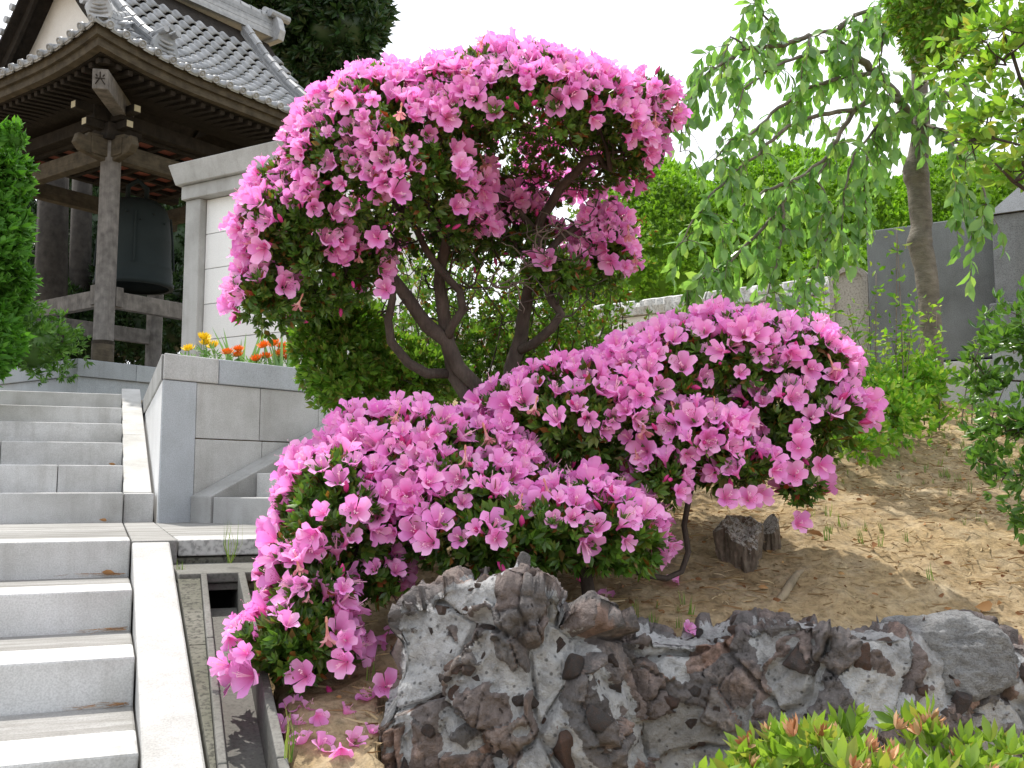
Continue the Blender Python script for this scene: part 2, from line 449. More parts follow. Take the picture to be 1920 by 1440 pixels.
# kerbs: the lower one slopes beside the flight in long stones, the upper one likewise
def kerb(y0, z0, y1, z1, x0, x1, th, name='kerb_stone', mat=M_kerb, par=st):
    Geo().prism([(y0, z0 - th), (y0, z0), (y1, z1), (y1, z1 - th)], x0, x1, 'x').obj(name, mat, par, .006)
sl1 = H1 / T1
KW = .128
for (a_, b_) in ((-3.0, -1.562), (-1.555, -.012)):
    kerb(a_, ZL + sl1 * a_ - .004, b_, ZL + sl1 * b_ - .004, .003, KW, .32)
sl2 = H2 / T2
ks = S2 + .03
Geo().box(0, .15, ks, ks + .28, ZL - .02, ZL + H2 * .97).obj('kerb_stone', M_step, st, .006)
for (a_, b_) in ((0.283, 1.75), (1.757, 3.6)):
    kerb(ks + a_, ZL + H2 + sl2 * (a_ - .28), ks + b_, ZL + H2 + sl2 * (b_ - .28), 0, .15, .35)
Geo().box(.003, .155, .0, ks - .004, ZL - .09, ZL - .003).obj('paving_slab', M_tread, st, .005)
# landing to the right, above the drain
for a_, b_, y0, y1 in ((.159, .62, .012, .33), (.159, .75, .334, .75), (.159, .95, .754, 1.25), (.159, 1.1, 1.254, 2.3), (.624, .95, -.05, .33)):
    Geo().box(a_, b_, y0, y1, ZL - (.062 if y0 < .02 else .08), ZL - .004 - .002 * (y0 > .3)).obj('paving_slab', M_tread if y0 > .02 else M_rough, st, .005)

# ------------------------------------------------------------------ drain beside the staircase
dr = empty('drain_channel', (O[0], O[1], 0), -AZ, 'narrow concrete drain channel running down beside the staircase kerb', 'drain')
def dz(s): return 1.225 + .245 * (s + .85)       # top of the channel walls
Geo().box(.14, .98, .02, .30, ZL - .40, ZL - .066).obj('footing', M_concd, dr, .01)
Geo().box(.135, .80, -.425, .015, 1.293, 1.325).obj('box_lid', M_conc, dr, .005)
Geo().box(.135, .80, -.408, .0, 1.268, 1.290).obj('lintel', M_conc, dr, .003)
Geo().box(.20, .34, -.25, -.20, 1.0, 1.267).obj('hole_shade', M_hole, dr)  # solid black block, its colour stands for the shade inside the hole
Geo().box(.134, .216, -.41, .0, 1.0, 1.266).obj('box_wall', M_conc, dr, .004)
Geo().box(.318, .80, -.41, .0, 1.0, 1.266).obj('box_wall', M_conc, dr, .004)
for (a_, b_) in ((-.95, -.428), (-1.60, -.955), (-2.3, -1.605)):
    o_ = -.028 * (a_ + .2)
    def skew(fa, fb, top, th, nm, m, bev=.003):
        P = [(f(s_), s_, dz(s_) + t_) for t_ in (top - th, top) for s_, f in ((a_, fa), (a_, fb), (b_, fb), (b_, fa))]
        Geo().add(P, [(3, 2, 1, 0), (4, 5, 6, 7), (0, 1, 5, 4), (1, 2, 6, 5), (2, 3, 7, 6), (3, 0, 4, 7)]).obj(nm, m, dr, bev)
    xl = lambda s_: .222 + .048 * s_; xr = lambda s_: .335 + .045 * s_
    skew(xl, lambda s_: xl(s_) + .018, 0, .17, 'channel_wall', M_conc)
    skew(xr, lambda s_: xr(s_) + .022, 0, .17, 'channel_wall', M_conc)
    skew(lambda s_: xl(s_) + .019, lambda s_: xr(s_) - .001, -.115, .05, 'channel_floor', M_conc, 0)
    skew(lambda s_: KW + .005, lambda s_: xl(s_) - .002, -.018, .2, 'mortar_strip', M_concd, 0)

# ------------------------------------------------------------------ retaining wall with planter (local x = out of the wall, y = along it)
pw = empty('retaining_wall', (PW[0], PW[1], 0), -CAZ, 'grey granite retaining wall of a raised planter beside the staircase', 'wall')
ZT = 2.313; ZC = 2.17; ZJ = 1.862
Geo().prism([(-.02, .03), (-.02, 2.6), (-3.0, 2.6), (-3.0, 1.66)], ZC - 1.0, ZT - .07, 'z').obj('soil_fill', M_soil, pw)
def mitred(x0, x1, a_, b_, z0, z1):
    # front stones; the one at the corner is cut along the staircase face
    lo = (a_, a_ - x0 * .5265) if a_ < .01 else (a_, a_)
    return Geo().prism([(x1, lo[0] - (x1 * .5265 if a_ < .01 else 0)), (x1, b_), (x0, b_), (x0, lo[1])], z0, z1, 'z')
for a_, b_ in ((-.0, .33), (.335, 1.55), (1.555, 2.7)):
    mitred(-.16, .018, a_, b_, ZC + .003, ZT).obj('coping_stone', M_wallst if a_ < .1 else M_bluest, pw, .006)
mitred(-.14, .0105, .0, .198, ZL - .05, ZC).obj('corner_stone', M_bluest, pw, .004)
for (a_, b_, z0, z1) in ((.203, .62, ZJ + .003, ZC), (.624, 1.05, ZJ + .003, ZC), (1.054, 1.6, ZJ + .003, ZC), (1.604, 2.5, ZJ + .003, ZC),
                         (.203, .64, ZL - .05, ZJ - .003), (.644, 1.2, ZL - .05, ZJ - .003), (1.204, 2.5, ZL - .05, ZJ - .003)):
    Geo().box(-.14, .004 + rnd.uniform(-.002, .002), a_, b_, z0, z1).obj('stone_block', M_wallst, pw, .003)
# the face along the staircase (its direction in this frame)
dl = AZ - CAZ
def side(l0, l1, z0, z1, name, mat, out=.0):
    # quad strip along Avec from the corner, facing the stairs
    ax = math.sin(-dl); 
    dx, dy = float(Avec @ Nvec), float(Avec @ Cvec); ox, oy = -dy, dx           # along and inward
    if ox * float(-Bvec @ Nvec) + oy * float(-Bvec @ Cvec) > 0: ox, oy = -ox, -oy
    P = []
    for z in (z0, z1):
        for l, w in ((l0, -out), (l1, -out), (l1, .14), (l0 + (.16 if l0 < .05 else 0), .14)): P.append((dx * l + ox * w, dy * l + oy * w, z))
    Geo().add(P, [(3, 2, 1, 0), (4, 5, 6, 7), (0, 1, 5, 4), (1, 2, 6, 5), (2, 3, 7, 6), (3, 0, 4, 7)]).obj(name, mat, pw, .004)
side(.03, 1.2, ZC + .003, ZT, 'coping_stone', M_kerb, .012); side(1.205, 3.4, ZC + .003, ZT, 'coping_stone', M_kerb, .012)
side(.03, .75, ZL - .02, ZC, 'stone_block', M_white, .004); side(.755, 2.0, ZL - .02, ZC, 'stone_block', M_white, .004); side(2.005, 3.4, ZL - .02, ZC, 'stone_block', M_white, .004)

# side stairs along the retaining wall
s2 = empty('side_staircase', (PW[0], PW[1], 0), -CAZ, 'narrow granite side steps with sloping kerb along the planter wall', 'staircase')
for k in range(6):
    y = .19 + .27 * k; z = ZL + .13 * (k + 1)
    Geo().box(.214, .95, y, y + .30, z - .145, z).obj('step_block', M_kerb if k % 2 == 0 else M_step, s2, .005)
Geo().prism([(.18, ZL - .03), (.18, ZL + .135), (2.3, ZL + .135 + .48 * 2.12), (2.3, ZL - .03)], .012, .205, 'x').obj('kerb_stone', M_kerb, s2, .006)

# ------------------------------------------------------------------ pale capped wall behind the planter
wp = at(345, 660, 8.0)
ww = empty('granite_wall', (wp[0], wp[1], 0), R(-30), 'tall pale granite wall with projecting cap behind the planter', 'wall')
z0 = 2.2; zt = float(at(345, 352, 8.0)[2])
Geo().box(-.005, .165, -.03, .30, z0, zt - .12).obj('end_post', M_kerb, ww, .006)
Geo().box(-.03, 2.6, -.06, .33, zt - .118, zt - .003).obj('frieze_course', M_kerb, ww, .006)
Geo().add([(-.06, -.10, zt), (2.6, -.10, zt), (2.6, .37, zt), (-.06, .37, zt), (-.11, -.14, zt + .17), (2.6, -.14, zt + .17), (2.6, .41, zt + .17), (-.11, .41, zt + .17)],
          [(3, 2, 1, 0), (4, 5, 6, 7), (0, 1, 5, 4), (1, 2, 6, 5), (2, 3, 7, 6), (3, 0, 4, 7)]).obj('cap_stone', M_kerb, ww, .008)
hh = (zt - .12 - z0) / 6
for r in range(6):
    cuts = [.17, 1.25, 2.2] if r % 2 else [.17, .85, 1.9, 2.2]
    for a_, b_ in zip(cuts[:-1], cuts[1:]):
        Geo().box(a_ + .002, b_ - .002, .035, .25, z0 + r * hh + .0025, z0 + (r + 1) * hh - .0025).obj('stone_block', M_white, ww, .003)

# ------------------------------------------------------------------ cemetery wall, stele, gravestones
cpnt = at(1340, 600, 7.0)
cwall = empty('cemetery_wall', (cpnt[0], cpnt[1], 0), R(-36), 'low grey granite wall with rough split cap behind the azaleas', 'wall')
ztc = float(at(1340, 549, 7.0)[2])
def rough_cap(x0, x1, zt_):
    n = int((x1 - x0) / .02); g = []; Vv = []
    prof = [(-.11, -.115), (-.115, -.06), (-.10, -.012), (-.075, 0), (.14, 0), (.14, -.115)]
    for i in range(n + 1):
        x = x0 + (x1 - x0) * i / n
        for k, (y, z) in enumerate(prof):
            d = .03 * fbm((x, z * 3, 1), 16, 4) if k < 3 else .004 * fbm((x, y, 3), 20, 2)
            Vv.append((x, y - d, zt_ + z + (.004 * fbm((x, 2, z), 14, 3) if k < 4 else 0)))
    m = len(prof)
    fs = [(i * m + k, i * m + (k + 1) % m, (i + 1) * m + (k + 1) % m, (i + 1) * m + k) for i in range(n) for k in range(m)]
    fs = [f[::-1] for f in fs] + [tuple(range(m)), tuple(range(n * m, n * m + m))[::-1]]
    Geo().add(Vv, fs).obj('cap_stone', M_rough, cwall)
for a_, b_ in ((-3.0, -1.62), (-1.61, -.02), (-.01, .86)): rough_cap(a_, b_, ztc)
xs = [-3.0, -2.2, -1.35, -.5, .35, .86]
for r, (za, zb) in enumerate(((ztc - .33, ztc - .117), (ztc - .62, ztc - .335))):
    for a_, b_ in zip(xs[:-1], xs[1:]):
        Geo().box(a_ + .003 + .0 * r, b_ - .003, -.06, .10, za + .002, zb - .002).obj('stone_block', M_white if r == 0 else M_wallst, cwall, .004)
# dark low panel in front of the wall
pp = at(1475, 600, 6.35)
o = Geo().prism([(-.12, 0), (-.12, .86), (-.09, .885), (.10, .885), (.12, .865), (.12, 0)], -.03, .03, 'y').obj('gravestone', M_dark, None, .006)
o.location = (pp[0], pp[1], 2.0); o.rotation_euler = (0, 0, R(-36)); o.scale = (1.15, 1, (float(at(1475, 556, 6.35)[2]) - 2.0) / .885)
tag(o, 'small dark grave slab half hidden behind pink azalea and cherry leaves', 'gravestone')
# arched stele
sp0 = at(1596, 640, 6.1); ztop = float(at(1596, 500, 6.1)[2])
stl = empty('arched_gravestone', (sp0[0], sp0[1], 1.95), R(-34), 'weathered brown stone stele with an arched top beside the dark monument', 'gravestone')
w2 = .118; hs = ztop - 1.95 - .085
def arch(w, hs_, r, n=12, z0=0): return [(-w, z0), (-w, hs_)] + [(-w * math.cos(math.pi * i / n), hs_ + r * math.sin(math.pi * i / n)) for i in range(1, n)] + [(w, hs_), (w, z0)]
g = Geo(); outer = arch(w2, hs, .085); inner = arch(w2 - .028, hs - .01, .062, 12, .05)
g.prism(outer, -.0, .09, 'y'); g.obj('slab', M_stele, stl, .004)
g = Geo(); n_ = len(outer)
V2 = [(x, 0.0, z) for x, z in outer] + [(x, 0.0, z) for x, z in inner] + [(x, -.022, z) for x, z in outer] + [(x, -.022, z) for x, z in inner]
fs = []
for i in range(n_ - 1):
    fs += [(2 * n_ + i, 2 * n_ + i + 1, 3 * n_ + i + 1, 3 * n_ + i), (i, i + 1, 2 * n_ + i + 1, 2 * n_ + i)[::-1], (n_ + i, 3 * n_ + i, 3 * n_ + i + 1, n_ + i + 1)[::-1]]
g.add(V2, fs).obj('raised_border', M_stele, stl)
# dark granite monument
def z_at(px, py, d): return float(at(px, py, d)[2])
g0 = at(1640, 690, 5.95)
gv = empty('dark_gravestone', (g0[0], g0[1], 2.0), R(-33), 'broad polished dark granite monument slab behind the cherry trunk', 'gravestone')
zt_ = z_at(1640, 433, 5.95) - 2.0; zb_ = z_at(1640, 684, 5.95) - 2.0
Geo().box(-.02, .80, .0, .12, zb_, zt_).obj('slab', M_dark, gv, .006)
Geo().box(.02, .76, .02, .11, zb_ - .012, zb_ + .0).obj('joint', M_hole, gv)
Geo().box(-.06, .84, -.03, .16, zb_ - .30, zb_ - .012).obj('pedestal', M_wallst, gv, .008)
Geo().box(-.12, .90, -.06, .22, -.12, zb_ - .305).obj('base_stone', M_plinth, gv, .01)
g1 = at(1866, 560, 5.45)
gp = empty('pointed_gravestone', (g1[0], g1[1], 2.0), R(-33), 'dark granite gravestone with pointed top at the edge of the cherry leaves', 'gravestone')
zs = z_at(1866, 403, 5.45) - 2.0
Geo().box(.0, .46, .02, .30, .62, zs).obj('shaft', M_dark, gp, .006)
Geo().add([(-.02, .0, zs + .004), (.48, .0, zs + .004), (.48, .32, zs + .004), (-.02, .32, zs + .004), (.23, .16, zs + .26)], [(3, 2, 1, 0), (0, 1, 4), (1, 2, 4), (2, 3, 4), (3, 0, 4)]).obj('pointed_top', M_dark, gp)
Geo().box(-.03, .50, -.02, .34, .36, .618).obj('pedestal', M_dark, gp, .008)
Geo().box(-.03, .56, .0, .40, -.1, .357).obj('base_stone', M_plinth, gp, .01)

for o_ in (st, s2, pw, ww, cwall): o_['kind'] = 'thing'

# ------------------------------------------------------------------ bell tower (local x = along the right eave, y = along the left eave)
pil = at(192, 672, 11.75)
Z0 = z_at(145, 672, 11.0)
bt = empty('bell_tower', (pil[0], pil[1], Z0), R(90 - 35), 'wooden temple bell tower with grey tiled roof on a stone plinth', 'bell tower')
SQ = 2.3
pa, pb = -.60, -.47
# plinth
pe = SQ + .6
Geo().box(pa + .03, pe, pb + .03, pe, -1.0, -.20).obj('plinth', M_plinth, bt)
for a_, b_ in ((pa, pa + .75), (pa + .755, pa + 2.1), (pa + 2.105, pe + .03)):
    Geo().box(a_, b_, pb, pb + .35, -.197, 0).obj('coping_stone', M_plinth, bt, .008)
for a_, b_ in ((pb + .355, pb + 1.6), (pb + 1.605, pe + .03)):
    Geo().box(pa, pa + .35, a_, b_, -.197, 0).obj('coping_stone', M_plinth, bt, .008)
Geo().box(pa + .352, pe, pb + .352, pe, -.1, -.01).obj('floor', M_plinth, bt)
# pillars with a base collar
PH = 2.78
for (x, y) in ((0, 0), (SQ, 0), (0, SQ), (SQ, SQ)):
    p_ = Geo().lathe([(.124, .0), (.124, .30), (.118, .305), (.118, PH)], 20, (x, y, 0)).obj('pillar', M_wood, bt, 0, True)
    Geo().lathe([(.128, .0), (.129, .30), (.120, .31)], 20, (x, y, 0)).obj('collar', M_fascia, p_, 0, True)
    for zz in (.27, .285, .30):
        Geo().lathe([(.1295, zz - .005), (.1315, zz), (.1295, zz + .005)], 20, (x, y, 0)).obj('ring', M_wooddark, p_, 0, True)
    # rail tenon blocks
# rails between pillars
for (x0, y0, x1, y1) in ((0, 0, SQ, 0), (0, 0, 0, SQ), (0, SQ, SQ, SQ)):
    if x1 > x0: Geo().box(x0 + .1, x1 - .1, y0 - .05, y0 + .05, .72, .93).obj('rail', M_wood, bt, .008)
    else: Geo().box(x0 - .05, x0 + .05, y0 + .1, y1 - .1, .73, .94).obj('rail', M_wood, bt, .008)
Geo().box(.10, .20, -.075, .075, .74, .98).obj('rail_block', M_wood, bt, .005)
Geo().box(-.075, .075, .10, .20, .76, 1.0).obj('rail_block', M_wood, bt, .005)
# head beams, wall plates
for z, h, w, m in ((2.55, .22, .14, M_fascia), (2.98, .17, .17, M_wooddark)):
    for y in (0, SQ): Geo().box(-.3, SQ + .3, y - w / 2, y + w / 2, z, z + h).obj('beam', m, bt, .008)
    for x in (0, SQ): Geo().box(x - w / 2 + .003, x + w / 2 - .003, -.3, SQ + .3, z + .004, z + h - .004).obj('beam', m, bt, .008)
M_red = NT('red_ceiling_panel'); M_red.col(M_red.mix(M_red.noise(6), (.26, .075, .042), (.16, .045, .028))).set(.8); M_red = M_red.m
Geo().box(.1, SQ - .1, .1, SQ - .1, 3.0, 3.02).obj('ceiling', M_red, bt)
for i in range(7):
    q = .1 + (SQ - .2) * i / 6
    Geo().box(q - .03, q + .03, .1, SQ - .1, 2.94, 2.998).obj('ceiling_batten', M_wooddark, bt)
    Geo().box(.1, SQ - .1, q - .03, q + .03, 2.945, 2.996).obj('ceiling_batten', M_wooddark, bt)
# brackets above the near pillars
M_end = NT('pale_wood_end').col((.42, .38, .26)).set(.7).m
for (x, y) in ((0, 0), (SQ, 0), (0, SQ)):
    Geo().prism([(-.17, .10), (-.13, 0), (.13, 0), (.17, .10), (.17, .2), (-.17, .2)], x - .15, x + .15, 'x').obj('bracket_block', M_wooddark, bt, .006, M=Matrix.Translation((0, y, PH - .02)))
    for dx, dy, L in ((1, 0, .52), (-1, 0, .52), (0, 1, .5), (0, -1, .5)):
        for lev, ln in ((.10, L * .72), (.26, L)):
            w = .055
            if dx: b_ = Geo().box(x + min(0, dx * ln), x + max(0, dx * ln), y - w, y + w, PH + lev, PH + lev + .10)
            else: b_ = Geo().box(x - w + .004, x + w - .004, y + min(0, dy * ln), y + max(0, dy * ln), PH + lev + .003, PH + lev + .097)
            arm = b_.obj('bracket_arm', M_wooddark, bt, .004)
            ex, ey = x + dx * ln, y + dy * ln
            e_ = .006
            if dx: Geo().box(ex - e_ / 2, ex + e_, y - w + .012, y + w - .012, PH + lev + .012, PH + lev + .088).obj('painted_end', M_end, arm)
            else: Geo().box(x - w + .014, x + w - .014, ey - e_, ey + e_ / 2, PH + lev + .012, PH + lev + .088).obj('painted_end', M_end, arm)
# carved nosing scrolls under the beams at the near pillar
for ang in (0, 90):
    Mx = Matrix.Rotation(R(ang), 4, 'Z')
    g = Geo(); prof = [(.1, 2.50), (.42, 2.56), (.50, 2.64), (.46, 2.76), (.36, 2.74), (.33, 2.80), (.1, 2.82)]
    g.prism([(-a_, b_) for a_, b_ in prof][::-1], -.05, .05, 'y'); g.obj('carved_nosing', M_fascia, bt, .012, M=Mx)

# roof surfaces
EU, EV = .98, 1.15               # overhang left and right
LU, LV, QM, RISE = 4.95, 4.55, 2.275, 2.15
ZE = z_at(165, 40, 10.33) - Z0   # tile edge height at the corner
def prof_z(q): t_ = q / QM; return RISE * (.58 * t_ + .42 * t_ * t_)
def sori(p, L): 
    a_ = max(0, 1 - p / 1.5); b_ = max(0, 1 - (L - p) / 1.5); return .16 * (a_ * a_ + b_ * b_)
def rs(p, q): return Vector((-EU + p, -EV + q, ZE - .15 + sori(p, LU) * max(0, 1 - q / 1.6) + prof_z(q)))      # right slope
def lsf(p, q): return Vector((-EU + q, -EV + p, ZE - .15 + sori(p, LV) * max(0, 1 - q / 1.6) + prof_z(q)))     # left skirt
TW, TL = .205, .185
t = NT('roof_tile')
oi = t.n('ObjectInfo'); isl = t.island()
c = t.ramp(isl, [(0, (.22, .23, .24)), (.5, (.29, .30, .315)), (1, (.35, .36, .37))])
c = t.mix(1.0, c, t.ramp(t.noise(14, 4), [(.3, (.75,) * 3), (.7, (1.15,) * 3)]), 'MULTIPLY')
t.col(c).set(.36, .5); t.bump(t.noise(60, 3), .1, .003); M_tile = t.m
def tile_tpl():
    tp = Tpl(); prof = []
    for i in range(6): x = -.5 + .56 * i / 5; prof.append((x, -.06 * math.sin(math.pi * i / 5)))
    for i in range(1, 7): th = math.pi * i / 6; prof.append((.06 + .22 - .22 * math.cos(th), .19 * math.sin(th)))
    prof = [(x * TW, z * TW) for x, z in prof]
    n = len(prof)
    for y, dzz in ((0, .030), (TL * 1.12, .004)):
        for x, z in prof: tp.v.append((x, y, z + dzz))
    for x, z in prof: tp.v.append((x, 0.0, z + .004))
    for i in range(n - 1): tp.q += [(i, i + 1, n + i + 1, n + i), (2 * n + i, 2 * n + i + 1, i + 1, i)]
    return tp.fin()
TT = tile_tpl()
def surf_M(fn, p, q, flip=1):
    e = .02; P = fn(p, q); y = (fn(p, q + e) - P).normalized(); x = (fn(p + e, q) - fn(p - e, q)).normalized()
    x = (x - y * x.dot(y)).normalized() * flip; z = x.cross(y)
    M = Matrix((x, y, z)).transposed().to_4x4(); M.translation = P; return M
tiles = []
for i in range(int(LU / TW)):
    p = (i + .5) * TW
    for j in range(12):
        q = j * TL * .92
        lim = min(p, LU - p)
        if q > 1.05:
            if p < .62 or p > LU - .62: continue
        elif q > lim + .02: continue
        tiles.append((surf_M(rs, p, q), j))
for i in range(int(LV / TW)):
    p = (i + .5) * TW
    for j in range(6):
        q = j * TL * .92
        if q > min(p, LV - p) + .02: continue
        tiles.append((surf_M(lsf, p, q, -1), j))
roof = Geo()
# sheathing under the tiles (also closes the hidden slopes)
def sheet(fn, L, qmax, flip, gable=False):
    g = roof; n = 12; m = 8; Vv = []; idx = {}
    for i in range(n + 1):
        for j in range(m + 1):
            q = qmax * j / m
            lo = min(q, 1.0); p = lo + (L - 2 * lo) * i / n
            idx[i, j] = len(Vv); Vv.append(fn(p, q) - Vector((0, 0, .012)))
    fs = [(idx[i, j], idx[i + 1, j], idx[i + 1, j + 1], idx[i, j + 1]) for i in range(n) for j in range(m)]
    g.add(Vv, fs if flip > 0 else [f[::-1] for f in fs])
sheet(rs, LU, QM, 1); sheet(lsf, LV, 1.0, -1)
cu = -EU + LU / 2; cv = -EV + LV / 2
back = lambda p, q: Vector((rs(p, q).x, 2 * cv - rs(p, q).y, rs(p, q).z)); far = lambda p, q: Vector((2 * cu - lsf(p, q).x, lsf(p, q).y, lsf(p, q).z))
sheet(back, LU, QM, -1); sheet(far, LV, 1.0, 1)
for fn_ in (rs, back):
    for pa_, pb_ in ((.60, 1.02), (LU - 1.02, LU - .60)):
        for k in range(5):
            q0, q1 = 1.0 + (QM - 1.0) * k / 5, 1.0 + (QM - 1.0) * (k + 1) / 5
            P = [fn_(pa_, q0), fn_(pb_, q0), fn_(pb_, q1), fn_(pa_, q1)]
            roof.add([p_ - Vector((0, 0, .014)) for p_ in P] + [p_ - Vector((0, 0, .07)) for p_ in P], [(0, 1, 2, 3), (7, 6, 5, 4), (0, 4, 5, 1), (1, 5, 6, 2), (2, 6, 7, 3), (3, 7, 4, 0)])
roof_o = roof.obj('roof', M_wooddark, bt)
tme = TT.mesh('roof_tile', M_tile)
camL = Vector((CAM[0] - pil[0], CAM[1] - pil[1], CAM[2] - Z0)); camL = Matrix.Rotation(-R(55), 4, 'Z') @ camL
tiles.sort(key=lambda tt: (tt[0].translation - camL).length)
for M, j in tiles[:300]: link('roof_tile', tme, roof_o, M)
if len(tiles) > 300:
    o = link('roof_tiles', join('roof_tiles', [(TT, np.array([np.array(M) for M, j in tiles[300:]]))], M_tile), roof_o); tag(o, kind='stuff')
# round end caps along the eaves
tp = Geo(); tp.lathe([(.0, .012), (.022, .012), (.026, .004), (.034, .004), (.036, .014), (.046, .014), (.047, -.03)], 14)
capm = tp.mesh('end_cap', M_tile, True)
pan = Geo(); pan.prism([(-.065, -.055), (.065, -.055), (.07, -.02), (.03, -.038), (-.03, -.038), (-.07, -.02)], -.012, .012, 'y'); panm = pan.mesh('eave_lip', M_tile)
for fn, L, fl in ((rs, LU, 1), (lsf, LV, -1)):
    for i in range(int(L / TW)):
        M = surf_M(fn, (i + .5) * TW, 0, fl)
        link('end_cap', capm, roof_o, M @ Matrix.Translation((.28 * TW, -.004, .030)) @ Matrix.Rotation(R(90), 4, 'X'))
        link('eave_lip', panm, roof_o, M @ Matrix.Translation((-.22 * TW, .012, .030)))
# ridges: stacked flat tiles with a round top
def ridge(pts, w, h, name='ridge', lay=4):
    g = Geo()
    for l in range(lay):
        ww_ = w * (1 - .06 * l) + (.012 if l % 2 == 0 else 0)
        for a_, b_ in zip(pts[:-1], pts[1:]):
            a_ = Vector(a_); b_ = Vector(b_); d = (b_ - a_); s_ = d.cross(Vector((0, 0, 1))).normalized() * ww_ / 2
            za, zb = h * l / lay, h * (l + 1) / lay - .006
            P = [a_ - s_, a_ + s_, b_ + s_, b_ - s_]
            g.add([p_ + Vector((0, 0, za)) for p_ in P] + [p_ + Vector((0, 0, zb)) for p_ in P], [(3, 2, 1, 0), (4, 5, 6, 7), (0, 1, 5, 4), (1, 2, 6, 5), (2, 3, 7, 6), (3, 0, 4, 7)])
    r_ = g.obj(name, M_tile, roof_o)
    tot = []
    for a_, b_ in zip(pts[:-1], pts[1:]):
        n = max(1, int((Vector(b_) - Vector(a_)).length / .2))
        for k in range(n): tot.append((Vector(a_).lerp(Vector(b_), k / n), Vector(a_).lerp(Vector(b_), (k + 1) / n)))
    for a_, b_ in tot:
        up = Vector((0, 0, h))
        Geo().tube([a_ + up, a_.lerp(b_, .96) + up], [w * .36, w * .31], 10).obj('ridge_cap', M_tile, r_, 0, False)
    return r_
zr_ = ZE - .15 + RISE
ridge([(-EU + .6, cv, zr_ + .05), (cu, cv, zr_), (-EU + LU - .6, cv, zr_ + .05)], .26, .34, 'main_ridge', 6)
for uu in (1.12, LU - 1.12):
    ridge([rs(uu, q) for q in (.42, .8, 1.2, 1.7, 2.2)], .17, .16, 'descending_ridge', 3)
ridge([Vector((-EU + q, -EV + q, ZE - .15 + sori(q, LU) + prof_z(q))) for q in (.12, .4, .7, 1.0)], .16, .15, 'hip_ridge', 3)
# demon-face end tiles
def oni(M, s):
    g = Geo(); pr = [(-.16, 0), (.16, 0), (.19, .10), (.15, .22), (.10, .30), (0, .33), (-.10, .30), (-.15, .22), (-.19, .10)]
    g.prism([(a_ * s, b_ * s) for a_, b_ in pr], -.04 * s, .04 * s, 'y')
    e = g.obj('end_ornament', M_tile, roof_o, .01, M=M)
    for x in (-.09, 0, .09):
        Geo().tube([(x * s, -.16 * s, (.30 + (.05 if x == 0 else 0)) * s), (x * s, .1 * s, (.29 + (.05 if x == 0 else 0)) * s)], .042 * s, 10).obj('horn_tile', M_tile, e)
    for zz, w in ((.07, .13), (.13, .11), (.19, .09)):
        Geo().tube([(-w * s, -.04 * s, zz * s), (0, -.065 * s, (zz - .02) * s), (w * s, -.04 * s, zz * s)], .016 * s, 6).obj('fold', M_tile, e)
for uu in (1.12, LU - 1.12): oni(Matrix.Translation(rs(uu, .36)), .95)
oni(Matrix.Translation(rs(.10, .10) + Vector((0, 0, .06))) @ Matrix.Rotation(R(-45), 4, 'Z'), .75)
oni(Matrix.Translation((-EU + .55, cv, zr_)) @ Matrix.Rotation(R(-90), 4, 'Z'), 1.5)
oni(Matrix.Translation((-EU + LU - .55, cv, zr_)) @ Matrix.Rotation(R(90), 4, 'Z'), 1.5)
# gable wall, barge boards, pendant
M_plaster = granite('plaster', (.72, .71, .69), .92, .2)
gx_ = -EU + 1.0
zq = prof_z(1.0) + ZE - .15
Geo().add([(gx_, cv - (QM - .95), zq), (gx_, cv + (QM - .95), zq), (gx_, cv, zr_ - .02), (gx_ + .06, cv - (QM - .95), zq), (gx_ + .06, cv + (QM - .95), zq), (gx_ + .06, cv, zr_ - .02)],
          [(2, 1, 0), (3, 4, 5), (0, 1, 4, 3), (1, 2, 5, 4), (2, 0, 3, 5)]).obj('gable_wall', M_plaster, bt)
for sgn in (-1, 1):
    pts = [Vector((gx_ - .28, cv + sgn * (QM - q), prof_z(q) + ZE - .19)) for q in (1.0, 1.25, 1.5, 1.9, 2.27)]
    g = Geo()
    for a_, b_ in zip(pts[:-1], pts[1:]):
        P = [a_, b_, b_ - Vector((0, 0, .20)), a_ - Vector((0, 0, .20))]
        g.add(P + [p_ + Vector((.05, 0, 0)) for p_ in P], [(0, 1, 2, 3), (7, 6, 5, 4), (0, 4, 5, 1), (1, 5, 6, 2), (2, 6, 7, 3), (3, 7, 4, 0)])
    g.obj('barge_board', M_wooddark, bt)
    g = Geo()
    for k in range(11):
        q = 1.0 + k * .125
        if q < QM: g.tube([(gx_ - .44, cv + sgn * (QM - q), prof_z(q) + ZE - .12), (gx_ - .2, cv + sgn * (QM - q), prof_z(q) + ZE - .12)], .05, 10)
    o = g.obj('gable_tiles', M_tile, roof_o); tag(o, kind='stuff')
Geo().tube([(gx_ - .31, cv, zr_ - .30), (gx_ - .31, cv, zr_ - .75)], [.11, .05], 8).obj('gable_pendant', M_end, bt)
for sgn in (-1, 1):
    Geo().lathe([(0, .02), (.07, .02), (.10, 0), (.09, -.02)], 12).obj('gable_boss', M_end, bt, M=Matrix.Translation((gx_ - .31, cv + sgn * .1, zr_ - .46)) @ Matrix.Rotation(R(-90), 4, 'Y'))
